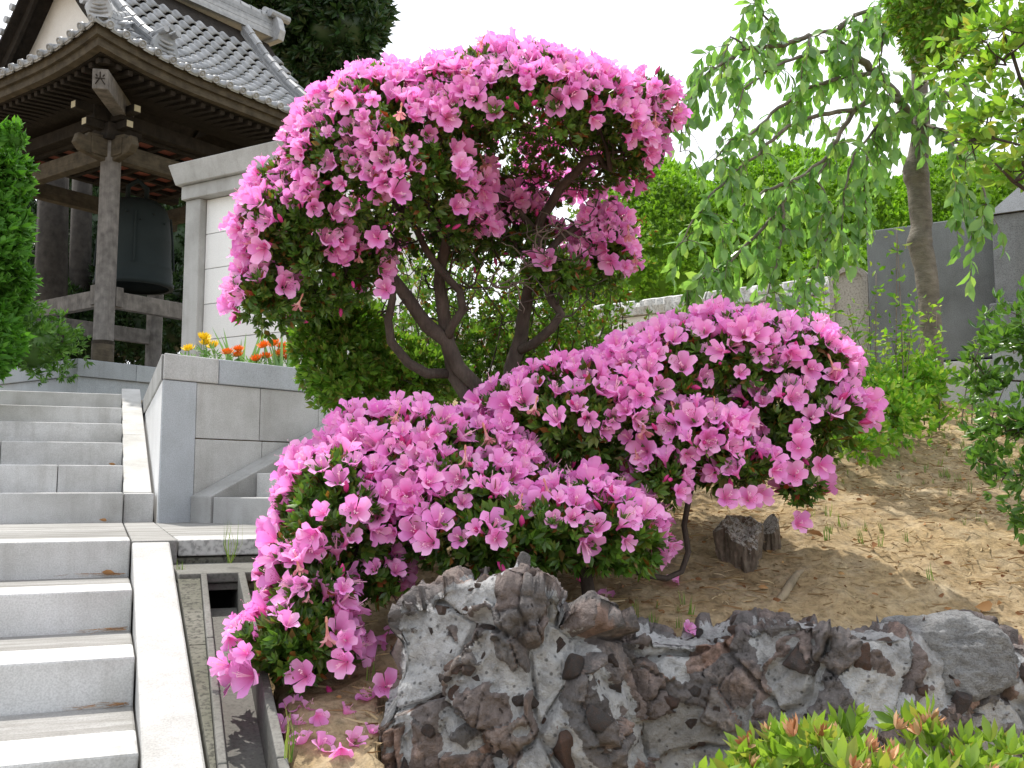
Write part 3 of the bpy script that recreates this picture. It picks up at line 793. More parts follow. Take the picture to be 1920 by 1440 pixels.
# eaves: two fascia boards following the eave curve, soffit, rafters
def eave_board(fn, L, d0, d1, z0_, z1_, nm, m):
    g = Geo(); n = 14; Vv = []
    for i in range(n + 1):
        p = .03 + (L - .06) * i / n
        lo = lambda q, zz: fn(min(max(p, q), L - q), q) * 1.0 + Vector((0, 0, zz - prof_z(q)))
        Vv += [lo(d0, z0_), lo(d0, z1_), lo(d1, z1_), lo(d1, z0_)]
    fs = [(4 * i + k, 4 * i + (k + 1) % 4, 4 * i + 4 + (k + 1) % 4, 4 * i + 4 + k) for i in range(n) for k in range(4)]
    g.add(Vv, fs + [(0, 1, 2, 3), (4 * n + 3, 4 * n + 2, 4 * n + 1, 4 * n)]).obj(nm, m, bt)
for fn, L in ((rs, LU), (lsf, LV)):
    eave_board(fn, L, .06, .14, -.105, .03, 'eave_board', M_fascia)
    eave_board(fn, L, .10, .19, -.20, -.098, 'eave_board', M_fascia)
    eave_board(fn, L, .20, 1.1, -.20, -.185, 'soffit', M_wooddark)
    n = int(L / .155)
    rm = Geo().box(-.032, .032, 0, .92, -.055, .0).mesh('rafter', M_wooddark)
    for i in range(n):
        p = .3 + (L - .6) * i / (n - 1)
        P = fn(p, .22); Q_ = fn(p, .22 + .9); 
        a_ = P + Vector((0, 0, -.215 - prof_z(.22))); dirv = Vector((0, 1, 0)) if fn is rs else Vector((1, 0, 0))
        M = Matrix.Translation(a_) if fn is rs else Matrix.Translation(a_) @ Matrix.Rotation(R(-90), 4, 'Z')
        link('rafter', rm, bt, M @ Matrix.Rotation(R(7), 4, 'X'))
# corner beam with carved mark on its end
Mc = Matrix.Translation((-EU + .30, -EV + .30, ZE - .55)) @ Matrix.Rotation(R(-45), 4, 'Z')
cb_ = Geo().box(-.085, .085, -.12, 1.3, -.10, .13).obj('corner_beam', M_wood, bt, .01, M=Mc @ Matrix.Rotation(R(4), 4, 'X'))
g = Geo()
for pts in ([(-.045, .055), (-.03, .03)], [(.045, .055), (.028, .03)], [(0, .085), (0, .02), (-.05, -.055)], [(0, .02), (.05, -.055)], [(-.05, .012), (.05, .012)]):
    g.tube([(x, -.122, z + .01) for x, z in pts], .007, 5)
g.obj('carved_mark', M_wooddark, cb_)

# bell
bl_c = (pil[0], pil[1]); cc = Matrix.Rotation(R(55), 4, 'Z') @ Vector((SQ / 2, SQ / 2, 0))
t = NT('bronze'); t.col(t.mix(t.noise(3, 5), (.010, .015, .0155), (.022, .030, .030))).set(.8, .2, 0); t.bump(t.noise(25, 4), .2, .01); M_bronze = t.m  # bronze darkened as well, the tower's shade is put into its colour
bell = empty('bronze_bell', (pil[0] + cc.x, pil[1] + cc.y, Z0 + 1.28), R(20), 'large dark green bronze temple bell hanging in the bell tower', 'bell')
Geo().lathe([(.46, .0), (.52, .0), (.525, .06), (.505, .07), (.50, .22), (.495, .24), (.50, .26), (.485, .28), (.47, .62), (.475, .64), (.47, .68), (.44, .98), (.40, 1.10), (.30, 1.20), (.12, 1.25), (0, 1.26)], 40).obj('body', M_bronze, bell, 0, True)
for k in range(4):
    th = R(90 * k)
    Geo().tube([(math.cos(th) * r_, math.sin(th) * r_, z_) for r_, z_ in ((.512, .27), (.50, .45), (.487, .66), (.455, .98))], .014, 6).obj('vertical_band', M_bronze, bell)
for k in range(16):
    th = R(22.5 * k + 8)
    Geo().lathe([(.018, 0), (.014, .02), (0, .026)], 8).obj('boss', M_bronze, bell, 0, True, M=Matrix.Rotation(th, 4, 'Z') @ Matrix.Translation((.455, 0, .86 + .1 * (k % 2))) @ Matrix.Rotation(R(80), 4, 'Y'))
Geo().tube([(-.12, 0, 1.22), (-.12, 0, 1.42), (0, 0, 1.52), (.12, 0, 1.42), (.12, 0, 1.22)], .035, 8).obj('hanging_loop', M_bronze, bell, 0, True)

# ------------------------------------------------------------------ plant templates
def leaf_into(tp, M, L, w, fold=.25, droop=.15, mi=0, pet=0.0, lod=8):
    n0 = len(tp.v)
    if lod < 8:
        for x, z in ((0, 0), (-w, L * .52), (w, L * .52), (0, L)) + (((0, L * .5),) if lod == 4 else ()):
            tp.v.append(tuple(M @ Vector((x, abs(x) * fold - droop * z * z / L, z)))); tp.uv.append((z / L, .5))
        for f in (((0, 4, 1), (0, 2, 4), (1, 4, 3), (4, 2, 3)) if lod == 4 else ((0, 3, 1), (0, 2, 3))): tp.t.append(tuple(i + n0 for i in f)); tp.tm.append(mi)
        return
    P = [(0, 0, 0), (-w * .8, 0, L * .33), (0, 0, L * .35), (w * .8, 0, L * .33), (-w * .85, 0, L * .68), (0, 0, L * .68), (w * .85, 0, L * .68), (0, 0, L)]
    for x, y, z in P:
        q = Vector((x, y + abs(x) * fold - droop * z * z / L, z + pet)); q = M @ q
        tp.v.append(tuple(q)); tp.uv.append((z / L, .5 + x / (2 * w)))
    for f in ((0, 2, 1), (0, 3, 2), (4, 5, 7), (5, 6, 7)): tp.t.append(tuple(i + n0 for i in f)); tp.tm.append(mi)
    for f in ((1, 2, 5, 4), (2, 3, 6, 5)): tp.q.append(tuple(i + n0 for i in f)); tp.qm.append(mi)
def leaf_tpl(L=1, w=.3, fold=.25, droop=.2):
    tp = Tpl(); leaf_into(tp, Matrix.Identity(4), L, w / 2, fold, droop); return tp.fin()
def whorl_tpl(n, L, w, tilt=58, seed=0, red=0.0, jit=.25, lod=8):
    r = random.Random(seed); tp = Tpl()
    for k in range(n):
        M = Matrix.Rotation(2 * math.pi * (k + r.uniform(-jit, jit)) / n, 4, 'Z') @ Matrix.Rotation(R(tilt + r.uniform(-22, 16)), 4, 'X')
        s = r.uniform(.7, 1.1)
        leaf_into(tp, M @ Matrix.Rotation(R(180), 4, 'Z'), L * s, w * s / 2, .3, .25, 1 if r.random() < red else 0, 0.0, lod)
    return tp.fin()
def flower_tpl(seed, Rr=.040, D=.030, openness=1.0):
    r = random.Random(seed); tp = Tpl(); NTt, NWt = 5, 5
    for k in range(5):
        ph = 2 * math.pi * k / 5 + r.uniform(-.08, .08); rk = Rr * r.uniform(.92, 1.06); n0 = len(tp.v); tw = r.uniform(-.2, .2)
        a1, a2 = r.uniform(0, 6), r.uniform(0, 6); cu_ = r.uniform(-.15, .35); lift = .0022 * (k % 2) + .001 * (k == 4)
        for i in range(NTt):
            tt = i / (NTt - 1)
            for j in range(NWt):
                w = -1 + 2 * j / (NWt - 1)
                hw = R(37) * (1 - .10 * tt) if tt < .65 else R(37) * (.935 + .25 * (tt - .65))
                lobe = 1 - (.26 * w * w + .05 * math.exp(-(w / .22) ** 2)) * smooth(.45, 1, tt)
                rad = rk * (.10 + .90 * tt ** (.95 / max(.3, openness))) * lobe * (.55 + .45 * openness)
                th = ph + w * hw * (1 - .25 * smooth(.8, 1, tt) * w * w)
                z = D * (-(1 - tt) ** 1.5) * 1.15 + (1 - openness) * .03 * tt + lift * tt
                z += Rr * .10 * tt * tt * math.sin(2.6 * w + a1) + Rr * .05 * tt ** 3 * math.sin(6 * w + a2) - cu_ * Rr * .5 * tt ** 4 + .12 * Rr * w * tw * tt
                tp.v.append((rad * math.cos(th), rad * math.sin(th), z)); tp.uv.append((tt, (k + .5 + .48 * w) / 5))
        for i in range(NTt - 1):
            for j in range(NWt - 1):
                q = n0 + i * NWt + j; tp.q.append((q, q + 1, q + NWt + 1, q + NWt)); tp.qm.append(0)
    # tube of the corolla
    n0 = len(tp.v)
    for z, rr in ((-D * 1.12, Rr * .13), (-D * 1.6, Rr * .07)):
        for k in range(5): th = 2 * math.pi * k / 5; tp.v.append((rr * math.cos(th), rr * math.sin(th), z)); tp.uv.append((.3, .5))
    for k in range(5): tp.q.append((n0 + k, n0 + (k + 1) % 5, n0 + 5 + (k + 1) % 5, n0 + 5 + k)); tp.qm.append(0)
    for k in range(6):                                  # stamens and a longer pistil
        th = r.uniform(-.9, .9) + 1.2; L = .030 if k else .042; n0 = len(tp.v); lean = r.uniform(.12, .4); wd = .0007
        for s_ in (0, .55, 1):
            x = math.cos(th) * lean * L * s_ ** 1.5; y = math.sin(th) * lean * L * s_ ** 1.5; z = -D + L * s_ * 1.15
            tp.v += [(x - wd, y, z), (x + wd, y + wd, z)]; tp.uv += [(.5, .5)] * 2
        for i in (0, 2): tp.q.append((n0 + i, n0 + i + 1, n0 + i + 3, n0 + i + 2)); tp.qm.append(1)
        m0 = len(tp.v); ts = .0016
        tp.v += [(x - ts, y, z), (x, y - ts, z + ts), (x + ts, y, z), (x, y + ts, z + ts)]; tp.uv += [(.5, .5)] * 4; tp.q.append((m0, m0 + 1, m0 + 2, m0 + 3)); tp.qm.append(1)
    return tp.fin()
def bud_tpl():
    tp = Tpl(); pr = [(.002, 0), (.006, .008), (.007, .018), (.004, .028), (.0005, .034)]
    for r_, z in pr:
        for k in range(6): th = math.pi * k / 3; tp.v.append((r_ * math.cos(th), r_ * math.sin(th), z)); tp.uv.append((0, 0))
    for i in range(4):
        for k in range(6): tp.q.append((i * 6 + k, i * 6 + (k + 1) % 6, i * 6 + 6 + (k + 1) % 6, i * 6 + 6 + k)); tp.qm.append(2)
    return tp.fin()
FMATS = [M_petal, M_stamen, M_bud]
FL = [flower_tpl(11 + s, openness=o) for s, o in enumerate((1, 1, 1, .95, 1, .9, .8, .6, 1))]
FLM = [f.mesh('flower', FMATS) for f in FL]
FADE = flower_tpl(40, openness=.25); FADEM = FADE.mesh('withered_flower', [M_fade, M_stamen, M_bud])
BUD = bud_tpl()
WH = [whorl_tpl(7, .034, .0145, 58, s, .04, lod=4) for s in range(4)] + [whorl_tpl(5, .030, .0125, 40, 9, .1, lod=4)]

def ell(px, py, d, rx, ry, rd, clip=None, fl=1.0, lf=1.0):
    c_ = at(px, py, d)
    return dict(c=c_, r=np.array([rx * d / F, rd, ry * d / F]), zmin=(at(px, clip, d)[2] if clip else -9), fl=fl, lf=lf)
def sample(ells, dens, inner=.93, lump=.05, ls=7.0):
    """points on the surface of the union of ellipsoids with outward normals; lumpy"""
    Ps, Ns, Es = [], [], []
    for ei, e in enumerate(ells):
        r = e['r']; area = 4 * math.pi * ((r[0] * r[1]) ** 1.6 / 3 + (r[0] * r[2]) ** 1.6 / 3 + (r[1] * r[2]) ** 1.6 / 3) ** (1 / 1.6)
        n = int(area * dens)
        u = unit(rng.normal(size=(n * 2, 3))); wgt = np.linalg.norm(u / r, axis=1); keep = rng.random(n * 2) < wgt / wgt.max(); u = u[keep][:n]
        p = e['c'] + u * r; nn = unit(u / r)
        ok = p[:, 2] > e['zmin']
        for fi, f in enumerate(ells):
            if fi == ei: continue
            ok &= ~((np.sum(((p - f['c']) / f['r']) ** 2, 1) < inner ** 2) & (p[:, 2] > f['zmin']))
        p, nn = p[ok], nn[ok]
        if lump and len(p):
            d = np.array([noise.noise(Vector(q) * ls) for q in p]); p = p + nn * (d * lump)[:, None]
        Ps.append(p); Ns.append(nn); Es.append(np.full(len(p), ei))
    return np.concatenate(Ps), np.concatenate(Ns), np.concatenate(Es)

class Plant:
    def __init__(s, name, loc, label, cat, group=None):
        s.loc = np.array(loc, float); s.o = empty(name, tuple(loc), 0, label, cat, group)
        s.T = Matrix.Translation([-float(x) for x in loc])
    def part(s, name, me, kind=None, M=None):
        o = link(name, me, s.o, s.T @ M if M is not None else s.T); 
        if kind: o['kind'] = kind
        return o
    def stuff(s, name, items, mats, smooth_=True): return s.part(name, join(name, items, mats, smooth_), 'stuff')
    def many(s, name, items, meshes, mats, limit=300, plural=None):
        """items: list of (variant, M 4x4 ndarray, score): the best become parts, the rest one stuff part"""
        items = sorted(items, key=lambda q: -q[2])
        for v, M, sc_ in items[:limit]: s.part(name, meshes[v], None, mw(M))
        rest = items[limit:]
        if rest:
            by = {}
            for v, M, _ in rest: by.setdefault(v, []).append(M)
            return [(v, np.array(ms)) for v, ms in by.items()]
        return []

def grow(P0, edges, targets, r_tip=.0022, power=.46, jit=.10, rmax=.06, up=.25, seed=1):
    """P0 nodes of hand-drawn limbs, edges parent index per node; connects every target to the nearest node with bent twigs"""
    r = np.random.default_rng(seed); P = [np.array(p, float) for p in P0]; par = list(edges)
    order = np.argsort([min(np.linalg.norm(np.array(t_) - p) for p in P) for t_ in targets])
    for ti in order:
        tg = np.array(targets[ti], float); A_ = np.array(P); d = np.linalg.norm(A_ - tg, axis=1) + .5 * np.maximum(0, A_[:, 2] - tg[2])
        k = int(np.argmin(d)); L = np.linalg.norm(tg - P[k]); m = max(2, int(L / .05)); prev = k
        off = r.normal(size=3) * L * jit
        for i in range(1, m + 1):
            f = i / m; q = P[k] + (tg - P[k]) * f + off * math.sin(math.pi * f) + r.normal(size=3) * .010 + np.array([0, 0, -up * L * .35 * math.sin(math.pi * f)])
            P.append(q); par.append(prev); prev = len(P) - 1
    n = len(P); cnt = np.zeros(n); ch = [[] for _ in range(n)]
    for i in range(n):
        if par[i] >= 0: ch[par[i]].append(i)
    for i in range(n - 1, -1, -1):
        if not ch[i]: cnt[i] = 1
        else: cnt[i] = sum(cnt[c_] for c_ in ch[i])
    rad = np.minimum(rmax, r_tip * cnt ** power)
    return P, par, ch, rad, cnt
def chains(P, par, ch, rad, cnt, nmin=0):
    out = []; stack = [(i, None) for i in range(len(P)) if par[i] < 0]
    while stack:
        i, pr = stack.pop(); c_ = [pr, i] if pr is not None else [i]
        while ch[i]:
            k = sorted(ch[i], key=lambda q: -cnt[q]); stack += [(q, i) for q in k[1:]]; i = k[0]; c_.append(i)
        out.append(c_)
    return out
MINR = []
def limbs(polys, d=None):
    """polys: list of lists of (px,py[,d]) ; a polyline may start at a node of an earlier one -> nodes, parents"""
    P, par = [], []; MINR.clear()
    for pl in polys:
        prev = -1; first = True; pl, r0, r1 = (pl if isinstance(pl, tuple) else (pl, 0, 0)); npl = len(pl)
        for iq, q in enumerate(pl):
            rq = (r0 + (r1 - r0) * iq / max(1, npl - 1)) * .72 * 3.7 / F
            p = at(q[0], q[1], q[2] if len(q) > 2 else d)
            if first and P:
                dd = np.linalg.norm(np.array(P) - p, axis=1); k = int(np.argmin(dd)); 
                if dd[k] < .12: prev = k; first = False; continue
            first = False
            if prev >= 0:
                a_ = P[prev]; m = max(1, int(np.linalg.norm(p - a_) / .06))
                for i in range(1, m):
                    P.append(a_ + (p - a_) * i / m + rng.normal(size=3) * .006); MINR.append(rq); par.append(prev); prev = len(P) - 1
            P.append(p); MINR.append(rq); par.append(prev); prev = len(P) - 1
    return P, par

# ------------------------------------------------------------------ azalea bushes
def azalea(loc, label, ells, polys, d, dens_leaf, n_clusters, fl_scale, seed, trunk_cut=.011, rmax=.03, extra=None, gap=.0, twig_n=260, flower_floor=-.35, fbias=.42, box=None):
    global rng
    rng = np.random.default_rng(seed); r = random.Random(seed)
    pl = Plant('azalea_bush', loc, label, 'azalea')
    # foliage
    P, N, E = sample(ells, dens_leaf)
    under = N[:, 2] < -.25
    lf = np.array([e['lf'] for e in ells])[E]
    gapn = np.array([noise.noise(Vector(q) * 4.5 + Vector((seed, 0, 0))) for q in P])
    keep = (rng.random(len(P)) < np.where(under, .45, 1.0) * lf) & (gapn > -.52 + gap)
    keep &= (N[:, 1] < .5) | (rng.random(len(P)) < .6)
    P, N = P[keep], N[keep]
    P = P - N * (rng.random((len(P), 1)) ** 1.3 * .11 - .012)
    dirs = unit(N * .8 + np.array([0, 0, .35]) + rng.normal(size=N.shape) * .45)
    v = rng.integers(0, len(WH), len(P)); sc_ = rng.uniform(.75, 1.25, len(P))
    Mx = frames(P - pl.loc, dirs, sc_)
    fo = link('foliage', join('foliage', [(WH[k], Mx[v == k]) for k in range(len(WH))], [M_az, M_azred]), pl.o); fo['kind'] = 'stuff'
    # flowers in trusses
    P, N, E = sample(ells, 2500, .97)
    fl = np.array([e['fl'] for e in ells])[E]
    dn = np.array([noise.noise(Vector(q) * 5.5 + Vector((0, seed, 3))) for q in P])
    w = fl * np.clip(fbias + .62 * N[:, 2] + 1.25 * dn, .0, 1.4) * (N[:, 2] > flower_floor) * np.where(N[:, 1] > .45, .3, 1.0)
    idx = rng.permutation(len(P)); idx = idx[rng.random(len(P)) < np.clip(w[idx], 0, 1)]
    cent = []; cell = {}
    for i in idx:
        p = P[i]
        key = tuple((p / .05).astype(int))
        if any(np.linalg.norm(P[j] - p) < .052 for a_ in (-1, 0, 1) for b_ in (-1, 0, 1) for c_ in (-1, 0, 1) for j in cell.get((key[0] + a_, key[1] + b_, key[2] + c_), ())): continue
        cell.setdefault(key, []).append(i); cent.append(i)
        if len(cent) >= n_clusters: break
    items = []; buds = []; toc = CAM
    for i in cent:
        p, n = P[i], N[i]; nf = r.choice((1, 1, 2, 2, 3, 3)) if r.random() < fl[list(idx).index(i)] * 0 + .95 else 1
        tang = unit(np.cross(n, rng.normal(size=3)))
        for k in range(nf):
            a_ = 2 * math.pi * k / max(1, nf) + r.uniform(-.5, .5); tn = unit(np.cross(n, tang))
            o_ = (tang * math.cos(a_) + tn * math.sin(a_)) * (.034 if nf > 1 else .0)
            q = p + o_ + n * r.uniform(.02, .055)
            dr_ = unit(n * .9 + unit(o_ + 1e-6) * (.45 if nf > 1 else 0) + np.array([0, -.12, .12]) + rng.normal(size=3) * .28)
            s_ = fl_scale * r.choice((r.uniform(.62, .85), r.uniform(.85, 1.15), r.uniform(.9, 1.15)))
            var = r.randrange(len(FL)) if r.random() > .065 else -1
            M = frames(q[None], dr_[None], [s_])[0]
            if var < 0:
                M = frames(q[None], unit(np.array([[r.uniform(-.4, .4), -.4, -1]])), [s_ * .8])[0]
            tc = toc - q; dist = np.linalg.norm(tc); face = float(dr_ @ tc) / dist; out_ = float(n @ tc) / dist
            items.append((var, M, (max(face, .15) + 1.5 * min(out_, .3)) / dist))
        if r.random() < .35:
            q = p + tang * .04; buds.append(frames(q[None], unit(n + rng.normal(size=3) * .4)[None], [r.uniform(.8, 1.2)])[0])
    # scattered buds among bare leaves
    for i in rng.permutation(len(P))[:120]:
        if fl[i] > .05: buds.append(frames((P[i] + N[i] * .01)[None], unit(N[i] + rng.normal(size=3) * .4)[None], [r.uniform(.7, 1.2)])[0])
    if extra:
        for (px, py, dd, sx) in extra:
            q = at(px, py, dd); dr_ = unit(np.array([r.uniform(-.3, .3), -1, r.uniform(-.2, .4)])); items.append((r.randrange(5), frames(q[None], dr_[None], [sx])[0], 9))
    rest = pl.many('flower', items, FLM + [FADEM], FMATS)
    if rest:
        it = [(FL[v_] if v_ >= 0 else FADE, np.array([mm for mm in ms])) for v_, ms in rest if v_ >= 0]
        for tp_, ms in it: ms[:, :3, 3] -= pl.loc
        o = link('flowers', join('flowers', it, FMATS), pl.o); o['kind'] = 'stuff'
    if buds:
        B = np.array(buds); B[:, :3, 3] -= pl.loc
        o = link('buds', join('buds', [(BUD, B)], FMATS), pl.o); o['kind'] = 'stuff'
    # wood
    LP, par = limbs(polys, d)
    P, N, E = sample(ells, 300, .9, 0); sel = rng.permutation(len(P))[:twig_n]
    tg = P[sel] - N[sel] * rng.uniform(.03, .16, (len(sel), 1))
    if box:
        x0, x1, y0, y1, d0, d1, nb = box
        tg = np.concatenate([tg, np.array([at(r.uniform(x0, x1), r.uniform(y0, y1), r.uniform(d0, d1)) for _ in range(nb)])])
    P, par, ch, rad, cnt = grow(LP, par, tg, .0021, .46, .12, rmax, .2, seed)
    rad[:len(MINR)] = np.maximum(rad[:len(MINR)], MINR)
    tr, br = Geo(), Geo()
    for c_ in chains(P, par, ch, rad, cnt):
        k = sum(rad[q] > trunk_cut for q in c_)
        pts = [tuple(P[q] - pl.loc) for q in c_]; rr = [rad[c_[1]] if (i == 0 and len(c_) > 1) else rad[q] for i, q in enumerate(c_)]
        if k > 3: tr.tube(pts, rr, 9)
        else: br.tube(pts, rr, 5)
    tr.obj('trunk', M_bark, pl.o, 0, True)
    o = br.obj('branches', M_bark, pl.o, 0, True); o['kind'] = 'stuff'
    return pl

U = [ell(960, 282, 3.6, 300, 172, .55, 335, 1.0), ell(728, 352, 3.55, 212, 222, .48, 470, .9), ell(578, 450, 3.5, 130, 165, .36, 590, 1.0),
     ell(512, 560, 3.42, 98, 92, .2, None, 1.0), ell(1208, 210, 3.6, 74, 72, .25, None, 1.0), ell(1165, 308, 3.55, 46, 40, .14, None, .9),
     ell(1130, 470, 3.95, 70, 95, .18, None, .8, .9), ell(965, 392, 3.85, 62, 30, .14, None, 1.2, .6), ell(640, 510, 3.5, 95, 80, .22, None, .7),
     ell(820, 425, 3.65, 95, 45, .2, None, .2, .55), ell(1045, 520, 3.75, 80, 55, .2, None, .1, .9), ell(935, 450, 3.95, 130, 70, .25, None, .1, .5), ell(690, 420, 3.45, 90, 80, .2, None, .7)]
for e_ in U: e_['r'] = np.maximum(e_['r'] - .050, .045)
ub = at(905, 800, 3.75)
polysU = [([(905, 800, 3.75), (880, 745, 3.75), (850, 700, 3.74), (838, 640, 3.72), (828, 560, 3.7), (826, 500, 3.68), (838, 450, 3.66), (868, 400, 3.64), (885, 360, 3.62)], 26, 10),
          ([(935, 770, 3.72), (900, 730, 3.72), (860, 690, 3.70), (838, 640, 3.7)], 20, 20),
          ([(850, 718, 3.74), (800, 700, 3.70), (765, 680, 3.68), (733, 640, 3.65), (728, 600, 3.63), (736, 560, 3.62), (715, 520, 3.6)], 15, 9),
          ([(838, 650, 3.7), (800, 610, 3.66), (765, 560, 3.63), (735, 520, 3.6), (690, 500, 3.58), (640, 490, 3.56), (590, 470, 3.5)], 22, 9),
          ([(822, 660, 3.7), (845, 615, 3.66), (868, 580, 3.64), (862, 545, 3.64), (838, 520, 3.64), (800, 470, 3.62), (760, 400, 3.6), (700, 350, 3.58)], 13, 8),
          ([(958, 790, 3.9), (958, 720, 3.88), (968, 660, 3.87), (980, 600, 3.86), (992, 540, 3.85), (1008, 470, 3.82), (1015, 410, 3.8), (1050, 350, 3.75), (1100, 300, 3.7)], 24, 12),
          ([(960, 665, 3.86), (1000, 645, 3.80), (1035, 615, 3.76), (1052, 588, 3.74), (1035, 565, 3.74), (1020, 530, 3.76), (1030, 470, 3.78), (1090, 420, 3.8)], 14, 10),
          ([(1012, 430, 3.8), (960, 380, 3.75), (920, 360, 3.7), (880, 330, 3.65), (820, 280, 3.6)], 10, 7),
          ([(838, 450, 3.66), (800, 400, 3.62), (770, 380, 3.6), (720, 345, 3.56), (640, 300, 3.5)], 9, 6),
          ([(735, 560, 3.62), (735, 500, 3.6), (745, 450, 3.58)], 8, 5)]
azalea(tuple(ub), 'tall umbrella-shaped pink azalea on twisted bare trunks in front of the pale wall', U, polysU, 3.7, 3300, 540, 1.14, 3, .012, .03,
       [(720, 541, 3.35, 1.05), (865, 302, 3.08, 1.0), (1102, 395, 3.7, 1.0), (1095, 415, 3.7, 1.0), (655, 385, 3.15, 1.0), (705, 445, 3.2, 1.05), (575, 328, 3.2, .95)], .12, 420, fbias=.60, box=(700, 1130, 330, 600, 3.5, 4.0, 260))
Lw = [ell(1365, 700, 3.18, 258, 122, .34, 800), ell(1480, 790, 3.08, 160, 100, .28, None, .38), ell(1090, 795, 3.08, 210, 122, .34), ell(800, 885, 2.98, 240, 128, .34),
      ell(650, 985, 2.82, 145, 175, .3), ell(975, 998, 2.74, 270, 118, .27), ell(1180, 1010, 2.78, 90, 92, .2, None, .9), ell(555, 1212, 2.52, 130, 106, .18, None, .9),
      ell(605, 1095, 2.62, 98, 85, .2), ell(1375, 880, 2.92, 105, 58, .2, None, .75), ell(1495, 915, 2.98, 45, 60, .12, None, .5), ell(1240, 900, 2.9, 80, 80, .2, None, .8), ell(720, 1080, 2.72, 70, 60, .14, None, .8), ell(1225, 745, 3.12, 170, 118, .3), ell(1285, 835, 2.98, 160, 92, .24, None, .9), ell(565, 1090, 2.68, 92, 120, .18), ell(880, 930, 2.85, 200, 110, .28)]
for e_ in Lw: e_['r'] = np.maximum(e_['r'] - .052, .045)
lb = at(1105, 1120, 2.86)
polysL = [[(1105, 1125, 2.86), (1100, 1090, 2.86), (1075, 1040, 2.88), (1040, 980, 2.92), (980, 930, 2.95), (900, 900, 2.95), (800, 900, 2.95)],
          [(1100, 1090, 2.86), (1120, 1040, 2.9), (1150, 980, 2.95), (1150, 900, 3.0), (1180, 820, 3.05), (1280, 740, 3.1)],
          [(1120, 1060, 2.9), (1180, 1062, 2.92), (1205, 1078, 2.93), (1250, 1085, 2.95), (1278, 1072, 2.96), (1291, 1035, 2.96), (1283, 985, 2.96), (1293, 930, 2.98), (1310, 870, 3.0), (1350, 800, 3.05), (1420, 760, 3.1)],
          [(900, 900, 2.95), (760, 960, 2.85), (680, 1020, 2.78), (620, 1100, 2.66), (570, 1180, 2.56)],
          [(1040, 980, 2.92), (1000, 1050, 2.82), (1010, 1100, 2.8)]]
azalea(tuple(lb), 'low spreading pink azalea mound spilling over the rocks and the drain', Lw, polysL, 2.95, 3400, 600, 1.1, 5, .010, .024,
       [(1490, 886, 2.78, 1.05), (1545, 876, 2.8, .95), (1505, 978, 2.9, 1.0), (1500, 838, 2.78, 1.0), (1500, 806, 2.8, .95), (1405, 932, 2.75, 1.0), (1365, 930, 2.75, 1.0), (1432, 930, 2.78, .9), (640, 1245, 2.36, 1.0), (562, 1265, 2.36, 1.05), (728, 1282, 2.4, 1.0), (650, 1200, 2.4, .7)], .0, 260)

# ------------------------------------------------------------------ other shrubs
def bushy(name, loc, label, cat, ells, dens, tpls, mats, scale=(.8, 1.2), depth=.1, lump=.06, seed=1, under=.6, stems=None, bark_m=None, parts=None, jitter=.5, upb=.3, group=None, core=None, ls=7.0, keepfn=None):
    global rng
    rng = np.random.default_rng(seed)
    pl = Plant(name, loc, label, cat, group)
    P, N, E = sample(ells, dens, .93, lump, ls)
    keep = rng.random(len(P)) < np.where(N[:, 2] < -.25, under, 1)
    if keepfn is not None: keep &= keepfn(P, N)
    P, N = P[keep], N[keep]
    P = P - N * (rng.random((len(P), 1)) ** 1.3 * depth - .01)
    dirs = unit(N * .8 + np.array([0, 0, upb]) + rng.normal(size=N.shape) * jitter)
    v = rng.integers(0, len(tpls), len(P)); Mx = frames(P, dirs, rng.uniform(*scale, len(P)))
    if parts:
        pm = [t_.mesh('leaf', mats) for t_ in tpls]
        sco = np.array([float(d_ @ unit(CAM - p_)) for p_, d_ in zip(P, N)]) + 2 - .3 * np.linalg.norm(P - CAM, axis=1)
        rest = pl.many(parts, [(int(v[i]), Mx[i], sco[i]) for i in range(len(P))], pm, mats)
        it = [(tpls[k], ms) for k, ms in rest]
    else: it = [(tpls[k], Mx[v == k]) for k in range(len(tpls))]
    if it:
        for _, ms in it: ms[:, :3, 3] -= pl.loc
        o = link('foliage', join('foliage', it, mats), pl.o); o['kind'] = 'stuff'
    if core:
        g = Geo()
        for e in ells:
            Vv = []; n, m = 14, 10
            for i in range(m + 1):
                for j in range(n):
                    a_ = math.pi * i / m; b_ = 2 * math.pi * j / n
                    q = e['c'] + e['r'] * core * np.array([math.sin(a_) * math.cos(b_), math.sin(a_) * math.sin(b_), math.cos(a_)]); Vv.append(q - pl.loc)
            g.add(Vv, [(i * n + j, i * n + (j + 1) % n, (i + 1) * n + (j + 1) % n, (i + 1) * n + j)[::-1] for i in range(m) for j in range(n)])
        g.obj('inner_foliage', mats[0], pl.o, 0, True)
    if stems:
        LP, par = limbs(stems)
        sel = rng.permutation(len(P))[:140]
        P2, par, ch, rad, cnt = grow(LP, par, P[sel] - N[sel] * .03, .0016, .45, .12, .02, .15, seed)
        g = Geo()
        for c_ in chains(P2, par, ch, rad, cnt): g.tube([tuple(P2[q] - pl.loc) for q in c_], [rad[q] for q in c_], 5)
        o = g.obj('branches', bark_m or M_bark, pl.o, 0, True); o['kind'] = 'stuff'
    return pl
WS = [whorl_tpl(6, .036, .015, 50, 20 + s, lod=4) for s in range(3)]
c0 = at(660, 790, 3.95)
